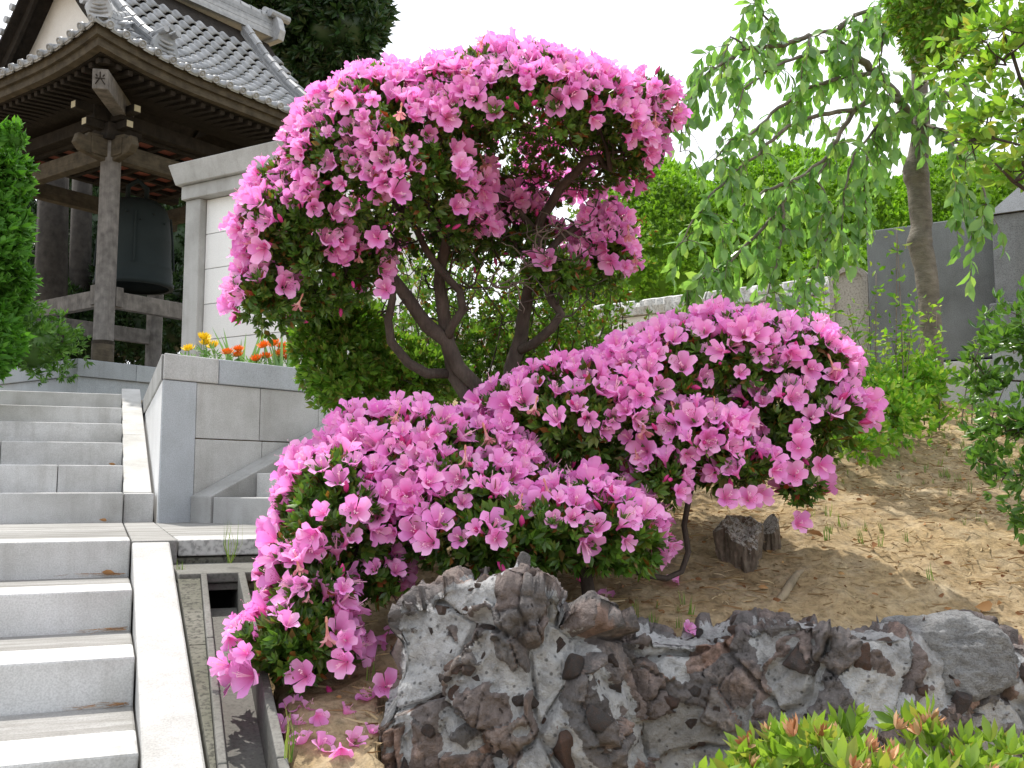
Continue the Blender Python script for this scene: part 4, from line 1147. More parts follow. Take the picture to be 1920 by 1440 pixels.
bushy('green_shrub', tuple(c0), 'flowerless bright green shrub under the left side of the tall azalea', 'shrub',
      [ell(640, 620, 3.95, 80, 75, .18), ell(655, 705, 3.95, 85, 75, .2), ell(770, 705, 4.0, 95, 50, .18), ell(610, 660, 3.9, 55, 70, .15)], 3200, WS, [M_shrub, M_azred], (.8, 1.3), .12, .07, 31,
      stems=[[(660, 800, 3.95), (655, 720, 3.95), (640, 640, 3.95)], [(655, 760, 3.95), (720, 730, 3.98), (780, 715, 4.0)]])
# thin stemmed shrub behind the azalea trunks
pl = Plant('twiggy_shrub', tuple(at(900, 800, 4.6)), 'thin-stemmed twiggy shrub seen between the azalea trunks', 'shrub')
r = random.Random(4); g = Geo(); lm = []
for k in range(60):
    px = r.uniform(760, 1150); py0 = 800; py1 = r.uniform(380, 640); dd = r.uniform(4.2, 5.0); lean = r.uniform(-170, 170); wob = r.uniform(8, 30); wf = r.uniform(3, 8)
    pts = []; n = 9
    for i in range(n):
        f = i / (n - 1); pts.append(at(px + lean * f * f + wob * math.sin(wf * f + k) + r.uniform(-8, 8), py0 + (py1 - py0) * f, dd))
    g.tube([tuple(p - pl.loc) for p in pts], [.0045 * (1 - .7 * i / n) for i in range(n)], 4)
    for i in range(2, n):
        for _ in range(13): lm.append((pts[i] + np.array([r.gauss(0, .06), r.gauss(0, .06), r.gauss(0, .06)]), unit(np.array([r.gauss(0, 1), r.gauss(0, 1) - .5, r.uniform(0, 1.3)])), r.uniform(.6, 1.1)))
o = g.obj('stems', M_bark, pl.o, 0, True); o['kind'] = 'stuff'
Mx = frames(np.array([q[0] for q in lm]) - pl.loc, np.array([q[1] for q in lm]), np.array([q[2] for q in lm]))
o = link('foliage', join('foliage', [(WH[0], Mx[::2]), (WH[4], Mx[1::2])], [M_shrub, M_azred]), pl.o); o['kind'] = 'stuff'

# dead bare twig tangle in front of the tall azalea's right trunk
pl = Plant('dead_twigs', tuple(at(980, 560, 3.6)), 'tangle of pale dead twigs in front of the tall azalea trunk', 'twigs'); g = Geo(); r = random.Random(9)
for k in range(26):
    px, py = r.choice([(985, 500), (1010, 470), (960, 530), (1050, 430), (930, 540)]); d_ = 3.58 + r.uniform(-.08, .08); a_ = r.uniform(0, 6.28); pts = []
    for i in range(8):
        pts.append(at(px, py, d_) - pl.loc); a_ += r.uniform(-.7, .7); px += 11 * math.cos(a_); py += 9 * math.sin(a_) ; d_ += r.uniform(-.015, .015)
    g.tube([tuple(p) for p in pts], [.0034 * (1 - .09 * i) for i in range(8)], 4)
g.obj('twig_tangle', M_twig, pl.o, 0, True)

# clipped hedges behind the cemetery wall
def sprig_tpl(seed, n=5, L=.10, w=.022):
    r = random.Random(seed); tp = Tpl()
    for k in range(n):
        M = Matrix.Rotation(r.uniform(0, 6.28), 4, 'Z') @ Matrix.Rotation(R(r.uniform(5, 62)), 4, 'X'); n0 = len(tp.v); l = L * r.uniform(.6, 1.1)
        for q in ((-w * .5, 0, 0), (w * .5, 0, 0), (w * .75, .01, l * .6), (0, .0, l), (-w * .75, .01, l * .6)): tp.v.append(tuple(M @ Vector(q))); tp.uv.append((0, 0))
        tp.q.append((n0, n0 + 1, n0 + 2, n0 + 4)); tp.t.append((n0 + 2, n0 + 3, n0 + 4)); tp.tm.append(0); tp.qm.append(0)
    return tp.fin()
SPR = [sprig_tpl(s) for s in range(3)]
def fr(P): q = P[:, 1] - CAM[1]; return np.ones(len(P), bool)
hb = [(('tall dome-shaped clipped hedge behind the cemetery wall', 'hedge'), [ell(1235, 520, 11.0, 165, 200, 1.5), ell(1150, 560, 11.0, 60, 150, 1.0), ell(1330, 560, 10.8, 150, 160, 1.3)], 41),
      (('broad clipped hedge mound rising behind the cherry branches', 'hedge'), [ell(1480, 540, 12.0, 210, 255, 1.7), ell(1590, 560, 11.5, 150, 230, 1.4)], 42),
      (('clipped hedge behind the dark gravestones', 'hedge'), [ell(1780, 540, 11.5, 210, 240, 1.6), ell(1950, 520, 11.5, 150, 230, 1.6)], 43),
      (('small rounded clipped bush just above the arched stele', 'hedge'), [ell(1560, 540, 9.0, 75, 70, .6)], 44)]
for (lab, cat), es, sd in hb:
    base = np.array(es[0]['c']); base[2] = 2.3
    bushy('clipped_hedge', tuple(base), lab, cat, es, 800 if sd < 44 else 1300, SPR, [M_hedge], (.45, .85), .10, .11, sd, core=.96, jitter=.55, upb=.45, ls=2.4, group='clipped hedges behind the cemetery wall', keepfn=lambda P, N: (P[:, 2] > 2.2) & (N[:, 1] < .45))

# conifer at the left edge
SPC = [sprig_tpl(70 + s, 6, .13, .024) for s in range(3)]
cz = at(-45, 740, 6.6)
bushy('conifer', tuple(cz), 'bright green clipped conifer at the left edge beside the stairs', 'conifer',
      [ell(-75, 330, 6.6, 102, 110, .4), ell(-75, 470, 6.6, 106, 150, .42), ell(-85, 620, 6.6, 105, 120, .42), ell(28, 262, 6.4, 16, 16, .08)], 1700, SPC, [M_conifer], (.4, .9), .16, .14, 51, core=.86, upb=.5, ls=4.5)
# dark planting behind and under the bell tower
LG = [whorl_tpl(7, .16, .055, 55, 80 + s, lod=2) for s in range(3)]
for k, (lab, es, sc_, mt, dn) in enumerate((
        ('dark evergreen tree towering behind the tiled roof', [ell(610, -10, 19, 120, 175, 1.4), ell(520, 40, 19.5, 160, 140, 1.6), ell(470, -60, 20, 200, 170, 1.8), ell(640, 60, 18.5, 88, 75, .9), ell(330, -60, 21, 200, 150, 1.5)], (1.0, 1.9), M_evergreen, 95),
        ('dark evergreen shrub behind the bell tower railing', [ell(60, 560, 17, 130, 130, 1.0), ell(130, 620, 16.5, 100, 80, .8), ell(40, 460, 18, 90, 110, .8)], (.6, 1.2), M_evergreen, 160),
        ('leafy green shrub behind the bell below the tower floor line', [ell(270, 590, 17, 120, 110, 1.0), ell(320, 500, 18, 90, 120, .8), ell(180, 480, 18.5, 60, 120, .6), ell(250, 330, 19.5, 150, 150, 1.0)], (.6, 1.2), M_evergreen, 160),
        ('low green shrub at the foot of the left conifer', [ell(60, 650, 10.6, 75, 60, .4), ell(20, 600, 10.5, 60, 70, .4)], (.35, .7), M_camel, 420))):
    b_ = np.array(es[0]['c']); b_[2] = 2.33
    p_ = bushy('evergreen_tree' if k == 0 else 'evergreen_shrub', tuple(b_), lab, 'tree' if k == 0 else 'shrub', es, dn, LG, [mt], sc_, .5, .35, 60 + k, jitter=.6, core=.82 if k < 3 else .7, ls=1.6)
    if k == 0:
        g = Geo(); g.tube([(0, 0, 0), (.1, .05, 4), (0, .1, 9.5)], [.35, .3, .15], 10); g.obj('trunk', M_trunkgrey, p_.o, 0, True)
for (px, d_, w_, lab) in ((85, 15.5, .30, 'grey tree trunk seen through the bell tower beside the conifer'), (140, 16.5, .22, 'grey tree trunk seen just left of the tower pillar')):
    b_ = at(px, 650, d_); tr_ = Plant('background_tree', (b_[0], b_[1], 2.3), lab, 'tree')
    g = Geo(); g.tube([(0, 0, 0), (.05, 0, 2), (-.02, 0, 5.5)], [w_, w_ * .85, w_ * .7], 12); g.obj('trunk', M_trunkgrey, tr_.o, 0, True)

# ------------------------------------------------------------------ weeping cherry
rng = np.random.default_rng(21); r = random.Random(21)
cb0 = at(1748, 720, 5.2)
ch_ = Plant('cherry_tree', tuple(cb0), 'weeping cherry tree with drooping leafy branches before the dark gravestone', 'tree')
tr_pts = [(1752, 740, 24), (1748, 690, 23), (1745, 620, 21), (1742, 560, 21), (1735, 500, 22), (1724, 455, 24), (1728, 420, 21), (1722, 350, 23), (1716, 320, 26), (1722, 290, 20), (1728, 230, 17), (1724, 150, 16), (1718, 60, 15), (1714, -80, 13)]
g = Geo(); pts = [at(x, y, 5.2) - ch_.loc for x, y, w in tr_pts]
fine = []; fr_ = []
for i in range(len(pts) - 1):
    for k in range(5):
        f = k / 5; fine.append(pts[i] * (1 - f) + pts[i + 1] * f); fr_.append(((tr_pts[i][2] * (1 - f) + tr_pts[i + 1][2] * f) * .92 * 5.2 / F) * (1 + .10 * fbm((i + f, 3, 1), 2.7, 3)))
g.tube([tuple(p) for p in fine], fr_, 14); g.obj('trunk', M_cbark, ch_.o, 0, True)
CH = [  # (points, start radius px)
    ([(1704, 245, 5.2), (1697, 205, 5.15), (1680, 178, 5.1), (1640, 135, 5.0), (1605, 105, 4.95), (1575, 80, 4.9), (1562, 58, 4.85), (1520, 66, 4.8)], 13),
    ([(1565, 60, 4.85), (1600, 30, 4.85), (1650, 12, 4.9), (1700, -5, 4.9)], 6),
    ([(1690, 188, 5.12), (1640, 178, 5.0), (1605, 205, 4.95), (1575, 250, 4.9), (1552, 295, 4.85), (1500, 335, 4.8), (1468, 372, 4.8), (1455, 400, 4.8)], 7),
    ([(1552, 295, 4.85), (1535, 330, 4.8), (1552, 378, 4.8)], 4),
    ([(1520, 66, 4.8), (1470, 85, 4.75), (1400, 90, 4.7), (1345, 125, 4.65), (1300, 165, 4.6), (1285, 215, 4.6), (1275, 285, 4.6)], 5),
    ([(1560, 95, 4.85), (1500, 105, 4.75), (1440, 130, 4.7), (1395, 170, 4.65), (1370, 235, 4.6)], 4),
    ([(1470, 85, 4.75), (1440, 40, 4.7), (1420, 5, 4.7), (1410, -40, 4.7)], 3),
    ([(1640, 135, 5.0), (1560, 150, 4.85), (1500, 170, 4.75), (1450, 215, 4.7), (1400, 255, 4.65), (1370, 262, 4.62), (1340, 300, 4.6)], 5),
    ([(1605, 205, 4.95), (1540, 215, 4.8), (1500, 225, 4.75), (1460, 250, 4.7), (1420, 290, 4.68), (1380, 320, 4.65), (1330, 370, 4.6), (1290, 430, 4.6), (1265, 480, 4.6)], 5),
    ([(1500, 335, 4.8), (1450, 350, 4.75), (1400, 380, 4.7), (1370, 420, 4.7), (1350, 470, 4.7)], 4),
    ([(1455, 400, 4.8), (1420, 440, 4.75), (1370, 490, 4.7), (1320, 520, 4.68), (1295, 540, 4.66)], 4),
    ([(1468, 372, 4.8), (1470, 430, 4.78), (1455, 500, 4.76), (1440, 550, 4.75)], 4),
    ([(1552, 378, 4.8), (1560, 420, 4.78), (1545, 470, 4.78), (1520, 530, 4.78)], 3),
    ([(1697, 205, 5.15), (1650, 230, 5.0), (1630, 280, 4.95), (1620, 340, 4.92), (1625, 400, 4.92)], 4),
    ([(1650, 230, 5.0), (1600, 290, 4.9), (1585, 350, 4.88), (1580, 420, 4.88), (1570, 470, 4.88)], 3),
    ([(1640, 12, 4.9), (1610, 60, 4.8), (1600, 110, 4.75), (1598, 170, 4.75)], 3),
    ([(1700, 0, 4.9), (1660, 50, 4.8), (1650, 110, 4.78), (1640, 150, 4.78)], 3),
    ([(1520, 66, 4.8), (1510, 110, 4.72), (1500, 170, 4.7), (1490, 200, 4.7)], 3),
    ([(1728, 230, 5.2), (1780, 250, 4.9), (1830, 300, 4.75), (1850, 380, 4.7), (1840, 440, 4.7)], 4),
    ([(1780, 250, 4.9), (1800, 310, 4.8), (1795, 370, 4.78), (1790, 410, 4.78)], 3),
    ([(1720, 180, 5.2), (1770, 170, 4.95), (1800, 210, 4.85), (1830, 260, 4.8)], 3),
    ([(1400, 90, 4.7), (1372, 70, 4.68), (1360, 100, 4.66), (1352, 150, 4.66)], 2.5),
    ([(1690, 188, 5.12), (1740, 150, 5.0), (1790, 140, 4.9), (1830, 180, 4.85)], 3)]
leaves = []
CL = [leaf_tpl(1, .46, .3, .18), leaf_tpl(1, .42, .45, .30), leaf_tpl(1, .52, .2, .1)]
CLM = [c_.mesh('leaf', M_cherry) for c_ in CL]
def add_leaf(p, d_, s_):
    n = unit(np.array([r.gauss(0, .7), -1 + r.gauss(0, .5), .5 + r.gauss(0, .5)]))
    y = d_; x = unit(np.cross(n, y)); z = unit(y)
    M = np.eye(4); M[:3, 0] = x * s_; M[:3, 2] = z * s_; M[:3, 1] = np.cross(z, x) * s_; M[:3, 3] = p
    leaves.append((r.randrange(3), M, s_ * 10 - np.linalg.norm(p - CAM) + r.random()))
def dress(pts, step=.028, dens=1.0):
    for a_, b_ in zip(pts[:-1], pts[1:]):
        L = np.linalg.norm(b_ - a_); n = max(1, int(L / step * dens))
        for i in range(n):
            p = a_ + (b_ - a_) * (i + r.random()) / n; t_ = unit(b_ - a_)
            sd = unit(np.cross(t_, np.array([r.gauss(0, 1), r.gauss(0, 1), r.gauss(0, 1)])))
            d_ = unit(t_ * .55 + sd * .75 + np.array([0, 0, -.75 + r.gauss(0, .25)])); add_leaf(p, d_, r.uniform(.052, .102))
for pts_, rp in CH:
    P = [at(*q) for q in pts_]; n = len(P); g = Geo()
    fine = []
    for i in range(n - 1):
        for k in range(4): f = k / 4; fine.append(P[i] * (1 - f) + P[i + 1] * f + np.array([r.gauss(0, .004) for _ in range(3)]))
    fine.append(P[-1])
    g.tube([tuple(p - ch_.loc) for p in fine], [max(.0022, rp * 4.8 / F * (1 - .8 * i / len(fine))) for i in range(len(fine))], 7)
    g.obj('branch', M_cbark, ch_.o, 0, True)
    thin = fine[len(fine) // 3:] if rp > 6 else fine
    if rp < 10: dress(thin, .026)
    # hanging twigs
    tw = Geo()
    for i in range(2 if rp < 10 else 12, len(fine), 2):
        for _ in range(2):
            if r.random() < .36: continue
            L = r.uniform(.10, .36); p0 = fine[i]; out_ = np.array([r.gauss(-.12, .6), r.gauss(0, .5), 0]); q = [p0]
            for k in range(1, 6):
                f = k / 5; q.append(p0 + out_ * L * .55 * math.sin(f * 1.4) + np.array([0, 0, L * (.18 * f - .95 * f * f)]))
            tw.tube([tuple(x - ch_.loc) for x in q], [.0022, .002, .0018, .0016, .0013, .001], 4); dress(q, .020)
    if tw.v: o = tw.obj('twigs', M_twig, ch_.o, 0, True); o['kind'] = 'stuff'
def in_hole(M):
    x, y = proj(M[:3, 3])
    for hx, hy, a_, b_ in ((1562, 228, 45, 30), (1485, 268, 55, 28), (1310, 262, 50, 40), (1635, 95, 35, 22), (1420, 300, 30, 25), (1560, 20, 60, 20), (1680, 80, 20, 45)):
        if ((x - hx) / a_) ** 2 + ((y - hy) / b_) ** 2 < 1: return True
    return False
leaves = [q for q in leaves if not (in_hole(q[1]) and r.random() < .8)]
rest = ch_.many('leaf', leaves, CLM, M_cherry)
it = [(CL[v_], ms) for v_, ms in rest]
for _, ms in it: ms[:, :3, 3] -= ch_.loc
o = link('foliage', join('foliage', it, M_cherry), ch_.o); o['kind'] = 'stuff'

# ------------------------------------------------------------------ shrubs on the right edge
SL = [leaf_tpl(.062, .030, .3, .25), leaf_tpl(.055, .026, .4, .4), leaf_tpl(.07, .032, .2, .3)]
W3 = [whorl_tpl(5, .055, .024, 55, 90 + s) for s in range(3)]
tb = at(1990, 700, 3.1)
bushy('leafy_tree', tuple(tb), 'light green broad-leaved branches hanging in from the upper right edge', 'tree',
      [ell(1890, 90, 3.1, 125, 120, .3), ell(1850, 230, 3.1, 95, 80, .22), ell(1930, 300, 3.0, 80, 60, .2), ell(1960, 180, 3.1, 120, 150, .3)], 330, W3, [M_light, M_azred], (.7, 1.15), .2, .12, 71,
      stems=[[(2010, 700, 3.1), (2000, 500, 3.1), (1960, 380, 3.08), (1900, 340, 3.05), (1860, 300, 3.05)], [(2000, 500, 3.1), (1985, 300, 3.1), (1930, 180, 3.1), (1880, 60, 3.1)]], bark_m=M_bark, parts='leaf_cluster')
ub_ = at(1790, -140, 4.3)
bushy('hanging_foliage', tuple(ub_), 'dense yellow-green foliage with russet inner leaves hanging at the top beside the cherry trunk', 'shrub',
      [ell(1755, 30, 4.3, 72, 110, .22), ell(1790, -60, 4.3, 100, 80, .25), ell(1700, 10, 4.3, 30, 50, .1)], 2200, [whorl_tpl(6, .045, .016, 50, 100 + s, .16) for s in range(3)], [M_shrub, M_azred], (.7, 1.2), .1, .06, 72, core=.72, upb=-.2,
      stems=[[(1800, -140, 4.3), (1770, -40, 4.3), (1750, 60, 4.3)]])
gb = at(1980, 1080, 3.2)
bushy('glossy_shrub', tuple(gb), 'dark glossy-leaved shrub at the right edge above the soil slope', 'shrub',
      [ell(1950, 640, 3.2, 110, 90, .25), ell(1930, 800, 3.15, 85, 80, .2), ell(1985, 900, 3.1, 105, 110, .25), ell(1955, 980, 3.1, 65, 50, .15), ell(1850, 850, 3.15, 50, 18, .08), ell(1850, 720, 3.3, 40, 60, .1)], 900, W3, [M_camel, M_azred], (.5, .85), .15, .08, 73,
      stems=[[(1990, 1080, 3.2), (1980, 900, 3.2), (1950, 760, 3.2), (1930, 640, 3.2)]], parts='leaf_cluster')
# weedy shrub in front of the gravestone
pl = Plant('weedy_shrub', tuple(at(1670, 770, 4.7)), 'wild leafy shrub with upright shoots in front of the dark gravestone', 'shrub'); g = Geo(); r = random.Random(12); lm = []
for k in range(60):
    px = r.gauss(1675, 48); py0 = 790 + r.uniform(-10, 25); hgt = max(60, r.gauss(185, 75)) * (1.0 if px < 1700 else .75); dd = r.uniform(4.45, 5.0); lean = r.gauss(0, 34); n = 9
    if k > 44: px = r.gauss(1530, 32); py0 = 740; hgt = r.uniform(120, 230); dd = r.uniform(5.0, 5.4)
    pts = [at(px + lean * (i / (n - 1)) ** 1.5, py0 - hgt * i / (n - 1), dd) for i in range(n)]
    g.tube([tuple(p - pl.loc) for p in pts], [.004 * (1 - .08 * i) for i in range(n)], 4)
    for i in range(1, n):
        for _ in range(5): lm.append((pts[i] + np.array([r.gauss(0, .02), r.gauss(0, .02), r.gauss(0, .02)]), unit(np.array([r.gauss(0, 1), r.gauss(-.3, 1), r.uniform(-.2, .9)])), r.uniform(.6, 1.15) * (1.15 - .45 * i / n)))
o = g.obj('stems', M_twig, pl.o, 0, True); o['kind'] = 'stuff'
WLF = [leaf_tpl(.052, .026, .25, .3), leaf_tpl(.045, .018, .3, .3)]
sc3 = [(k % 2, frames(q[0][None], q[1][None], [q[2]])[0], q[2] - np.linalg.norm(q[0] - CAM)) for k, q in enumerate(lm)]
rest = pl.many('leaf', sc3, [w_.mesh('leaf', M_weed) for w_ in WLF], M_weed, 300)
it = [(WLF[v_], ms) for v_, ms in rest]
for _, ms in it: ms[:, :3, 3] -= pl.loc
o = link('foliage', join('foliage', it, M_weed), pl.o); o['kind'] = 'stuff'
bushy('low_weeds', tuple(at(1650, 810, 4.5)), 'low green weeds at the foot of the wild shrub beside the azalea mound', 'weeds', [ell(1640, 770, 4.4, 95, 70, .25), ell(1720, 720, 4.6, 60, 55, .2), ell(1600, 830, 4.0, 50, 40, .15)], 900, [whorl_tpl(5, .04, .02, 55, 120 + s) for s in range(2)], [M_weed], (.7, 1.1), .1, .1, 74)

# shrub in the lower right corner, close to the camera
fb = at(1660, 1500, 1.6)
WF = [whorl_tpl(7, .044, .017, 50, 130 + s) for s in range(4)] + [whorl_tpl(6, .040, .016, 30, 140)]
p_ = bushy('young_azalea_shrub', (fb[0], fb[1], .40), 'bright yellow-green azalea shrub with brown spent blooms in the lower right corner', 'shrub',
      [ell(1690, 1550, 1.62, 330, 150, .22), ell(1400, 1535, 1.6, 110, 80, .15), ell(1870, 1510, 1.6, 140, 100, .2), ell(1560, 1500, 1.62, 130, 85, .18)], 1500, WF, [M_front, M_azred], (.6, 1.1), .14, .07, 75, under=.3, jitter=.55,
      stems=[[(1660, 1640, 1.62), (1660, 1520, 1.62), (1600, 1450, 1.62)], [(1660, 1600, 1.62), (1760, 1480, 1.62), (1850, 1440, 1.62)], [(1660, 1600, 1.62), (1500, 1500, 1.62), (1400, 1460, 1.62)]], bark_m=M_twig, parts='leaf_cluster')
rng = np.random.default_rng(5)
t = NT('spent_bloom'); t.col(t.ramp(t.island(), [(0, (.34, .13, .05)), (.5, (.55, .30, .16)), (1, (.62, .40, .22))])).set(.9); M_spent = t.m
SPB = whorl_tpl(9, .024, .008, 45, 150, 0, .5)
P, N, E = sample([ell(1690, 1550, 1.62, 330, 150, .22), ell(1400, 1535, 1.6, 110, 80, .15), ell(1870, 1510, 1.6, 140, 100, .2)], 300, .97, .07)
ok = (N[:, 2] > .1) & (N[:, 1] < .4); P, N = P[ok][:46], N[ok][:46]
me = SPB.mesh('spent_bloom', M_spent)
for M in frames(P + N * .01, unit(N + rng.normal(size=N.shape) * .3), rng.uniform(.7, 1.2, len(P))): p_.part('spent_bloom', me, None, mw(M))

# ------------------------------------------------------------------ marigolds and iris in the planter
r = random.Random(33)
def marigold(px, py, d, m, lab, grp):
    rr_ = (px - 960) / F; Lm = (rr_ * PW[1] - PW[0]) / (float(Cvec[0]) - float(Cvec[1]) * rr_); d = PW[1] + Cvec[1] * Lm + .13 + (d - 5.45) * .5
    p = at(px, py, d); pl = Plant('marigold', (p[0], p[1], ZT - .08), lab, 'marigold', grp)
    hz = p[2] - (ZT - .08); s_ = 15 * d / F / .03 * r.uniform(.9, 1.1); g = Geo(); g.tube([(0, 0, 0), (.004, 0, hz * .6), (0, 0, hz)], .003, 5); g.obj('stem', M_marileaf, pl.o)
    tp = Tpl()
    for ring in range(4):
        n = 14 - 3 * ring
        for k in range(n):
            M = Matrix.Rotation(2 * math.pi * k / n + ring * .3, 4, 'Z') @ Matrix.Rotation(R(82 - 20 * ring + r.uniform(-8, 8)), 4, 'X') @ Matrix.Rotation(math.pi, 4, 'Z')
            leaf_into(tp, M, .030 - .004 * ring, .006, .2, .5)
    M = Matrix.Translation((p[0], p[1], p[2])) @ Matrix.Rotation(R(r.uniform(5, 40)), 4, 'X') @ Matrix.Rotation(R(r.uniform(-20, 20)), 4, 'Y') @ Matrix.Scale(s_, 4)
    pl.part('bloom', tp.fin().mesh('bloom', m), None, M)
    it = []
    for k in range(10):
        q = np.array([r.gauss(0, .03), r.gauss(0, .03), r.uniform(.1, .85) * hz]); it.append(frames(q[None], unit(np.array([[r.gauss(0, 1), r.gauss(0, 1), .6]])), [r.uniform(1.1, 1.9)])[0])
    o = link('foliage', join('foliage', [(whorl_tpl(6, .03, .006, 60, 7), np.array(it))], [M_marileaf]), pl.o); o['kind'] = 'stuff'
for k, (px, py) in enumerate(((354, 657), (382, 636), (386, 646), (401, 652))):
    marigold(px, py, 5.5 + .05 * k, M_yellow, ['lowest yellow marigold at the planter corner', 'tallest yellow marigold by the pale wall post', 'half-open yellow marigold just under the tallest yellow one', 'small yellow marigold right of the tallest yellow one'][k], 'marigolds in the planter')
OR = ((427, 664, 'small pale orange marigold nearest the yellow ones'), (447, 658, 'orange marigold left of the iris leaves'), (447, 669, 'orange marigold just below another, left of the iris'), (481, 676, 'lone orange marigold resting on the coping edge'), (496, 651, 'small red-orange marigold bud right of the iris blades'), (515, 648, 'tallest orange marigold of the right-hand cluster'), (529, 652, 'orange marigold touching the tallest one on its right'), (538, 661, 'orange marigold high beside the green shrub'), (527, 666, 'orange marigold in the middle of the right-hand cluster'), (540, 675, 'lowest orange marigold beside the green shrub'), (499, 671, 'faded orange marigold low among the leaves'))
for k, (px, py, lb_) in enumerate(OR): marigold(px, py, 5.45 + .03 * (k % 4) + .0006 * (px - 427), M_orange, lb_, 'marigolds in the planter')
for (px, lab, n) in ((455, 'clump of sword-shaped iris leaves behind the orange marigolds', 9), (530, 'taller clump of sword-shaped iris leaves next to the green shrub', 8)):
    b_ = at(px, 685, 6.0); pl = Plant('iris_plant', (b_[0], b_[1], ZT - .08), lab, 'iris')
    for k in range(n):
        a_ = r.uniform(-.5, .5); L = r.uniform(.22, .40); w = .011; g = Geo(); Vv = []
        for i in range(6):
            f = i / 5; x = math.sin(a_) * L * f + .02 * (k - n / 2) * .5; z = math.cos(a_) * L * f; ww_ = w * (1 - f ** 2.2) + .0006
            Vv += [(x - ww_, .05 * math.sin(k) - .02 * f, z), (x + ww_, .05 * math.sin(k) - .02 * f, z), (x, .05 * math.sin(k) - .02 * f - .004, z)]
        fs = []
        for i in range(5): b3 = 3 * i; fs += [(b3, b3 + 2, b3 + 5, b3 + 3), (b3 + 2, b3 + 1, b3 + 4, b3 + 5)]
        g.add(Vv, fs).obj('blade', M_iris, pl.o, 0, True)

# ------------------------------------------------------------------ rocks
def rockmat(name, mortar):
    t = NT(name)
    w = t.co('Object')
    n1 = t.noise(3.2, 7, .65, w, .6); n2 = t.noise(26, 6, .7, w); n3 = t.noise(95, 4, .7, w)
    if mortar:
        base = t.mix(t.ramp(n1, [(.42, (0, 0, 0)), (.66, (1, 1, 1))]), (.43, .43, .432), (.26, .255, .25))
        pits = t.ramp(t.voro(42, vec=w), [(.10, (.35,) * 3), (.22, (1, 1, 1))])
        base = t.mix(1.0, base, pits, 'MULTIPLY')
        at_ = t.n('Attribute'); at_.attribute_name = 'stone'
        hue = t.n('Attribute'); hue.attribute_name = 'hue'
        stc = t.ramp(hue.outputs['Fac'], [(0, (.10, .09, .087)), (.35, (.175, .14, .128)), (.6, (.135, .128, .127)), (.85, (.23, .155, .125)), (1, (.20, .185, .175))])
        stc = t.mix(t.ramp(t.noise(9, 6, .75, w), [(.52, (0, 0, 0)), (.66, (1, 1, 1))]), stc, t.mix(1.0, stc, (1.9, 1.75, 1.65), 'MULTIPLY'))
        edge = t.math('ADD', at_.outputs['Fac'], t.math('MULTIPLY', t.math('SUBTRACT', t.noise(34, 6, .75, w), .5), 1.5))
        base = t.mix(t.ramp(edge, [(.42, (0, 0, 0)), (.55, (1, 1, 1))]), base, stc)
    else:
        oi = t.n('ObjectInfo')
        base = t.ramp(oi.outputs['Random'], [(0, (.08, .072, .07)), (.3, (.13, .105, .098)), (.55, (.105, .10, .10)), (.8, (.17, .118, .098)), (1, (.17, .155, .145))])
        base = t.mix(t.ramp(n1, [(.4, (0, 0, 0)), (.65, (1, 1, 1))]), base, t.mix(1.0, base, (1.35, 1.05, .9), 'MULTIPLY'))
        lich = t.ramp(t.noise(11, 6, .75, w), [(.60, (0, 0, 0)), (.68, (1, 1, 1))])
        base = t.mix(t.math('MULTIPLY', lich, .55), base, (.34, .335, .33))
    base = t.mix(1.0, base, t.ramp(n2, [(.28, (.5,) * 3), (.5, (1, 1, 1)), (.75, (1.3,) * 3)]), 'MULTIPLY')
    t.col(base).set(.8, .25)
    h = t.math('ADD', t.math('MULTIPLY', n2, .7), t.math('MULTIPLY', n3, .3))
    t.bump(h, 1.0, .03)
    return t.m
M_mortar = rockmat('cement_rock', True); M_stone = rockmat('volcanic_stone', False)
TOPL = [(735, 1290), (748, 1140), (765, 1126), (830, 1100), (880, 1094), (960, 1096), (1030, 1106), (1080, 1134), (1120, 1158), (1165, 1178), (1230, 1192), (1300, 1196), (1380, 1180), (1440, 1168), (1500, 1166), (1560, 1180), (1640, 1188), (1700, 1190), (1760, 1200), (1850, 1225), (1990, 1260), (2200, 1290)]
def top_py(px): return float(np.interp(px, [a_ for a_, b_ in TOPL], [b_ for a_, b_ in TOPL]))
def rock_pt(px, v):
    """v 0..1 front face bottom to top, 1..1.5 over the top and down the back"""
    tp_ = top_py(px); d = 2.26 + .06 * math.sin(px * .011) + .10 * smooth(1090, 1200, px) - .05 * smooth(1250, 1600, px)
    T = at(px, tp_, d + .05)
    zb = .36
    if v <= 1:
        z = zb + (T[2] - zb) * v; yy = d - .02 - .10 * (1 - v) + .07 * max(0, v - .8) ** 2 * 25 * .04 / .04 * .35
        return np.array([T[0] * (1 - .02 * (1 - v)), yy, z])
    f = (v - 1) / .5
    return np.array([T[0], d + .05 + .26 * f, T[2] + .02 * math.sin(math.pi * f) - .16 * f ** 2])
def worley(p, s):
    d, pt = noise.voronoi(Vector(p) * s); return d, pt
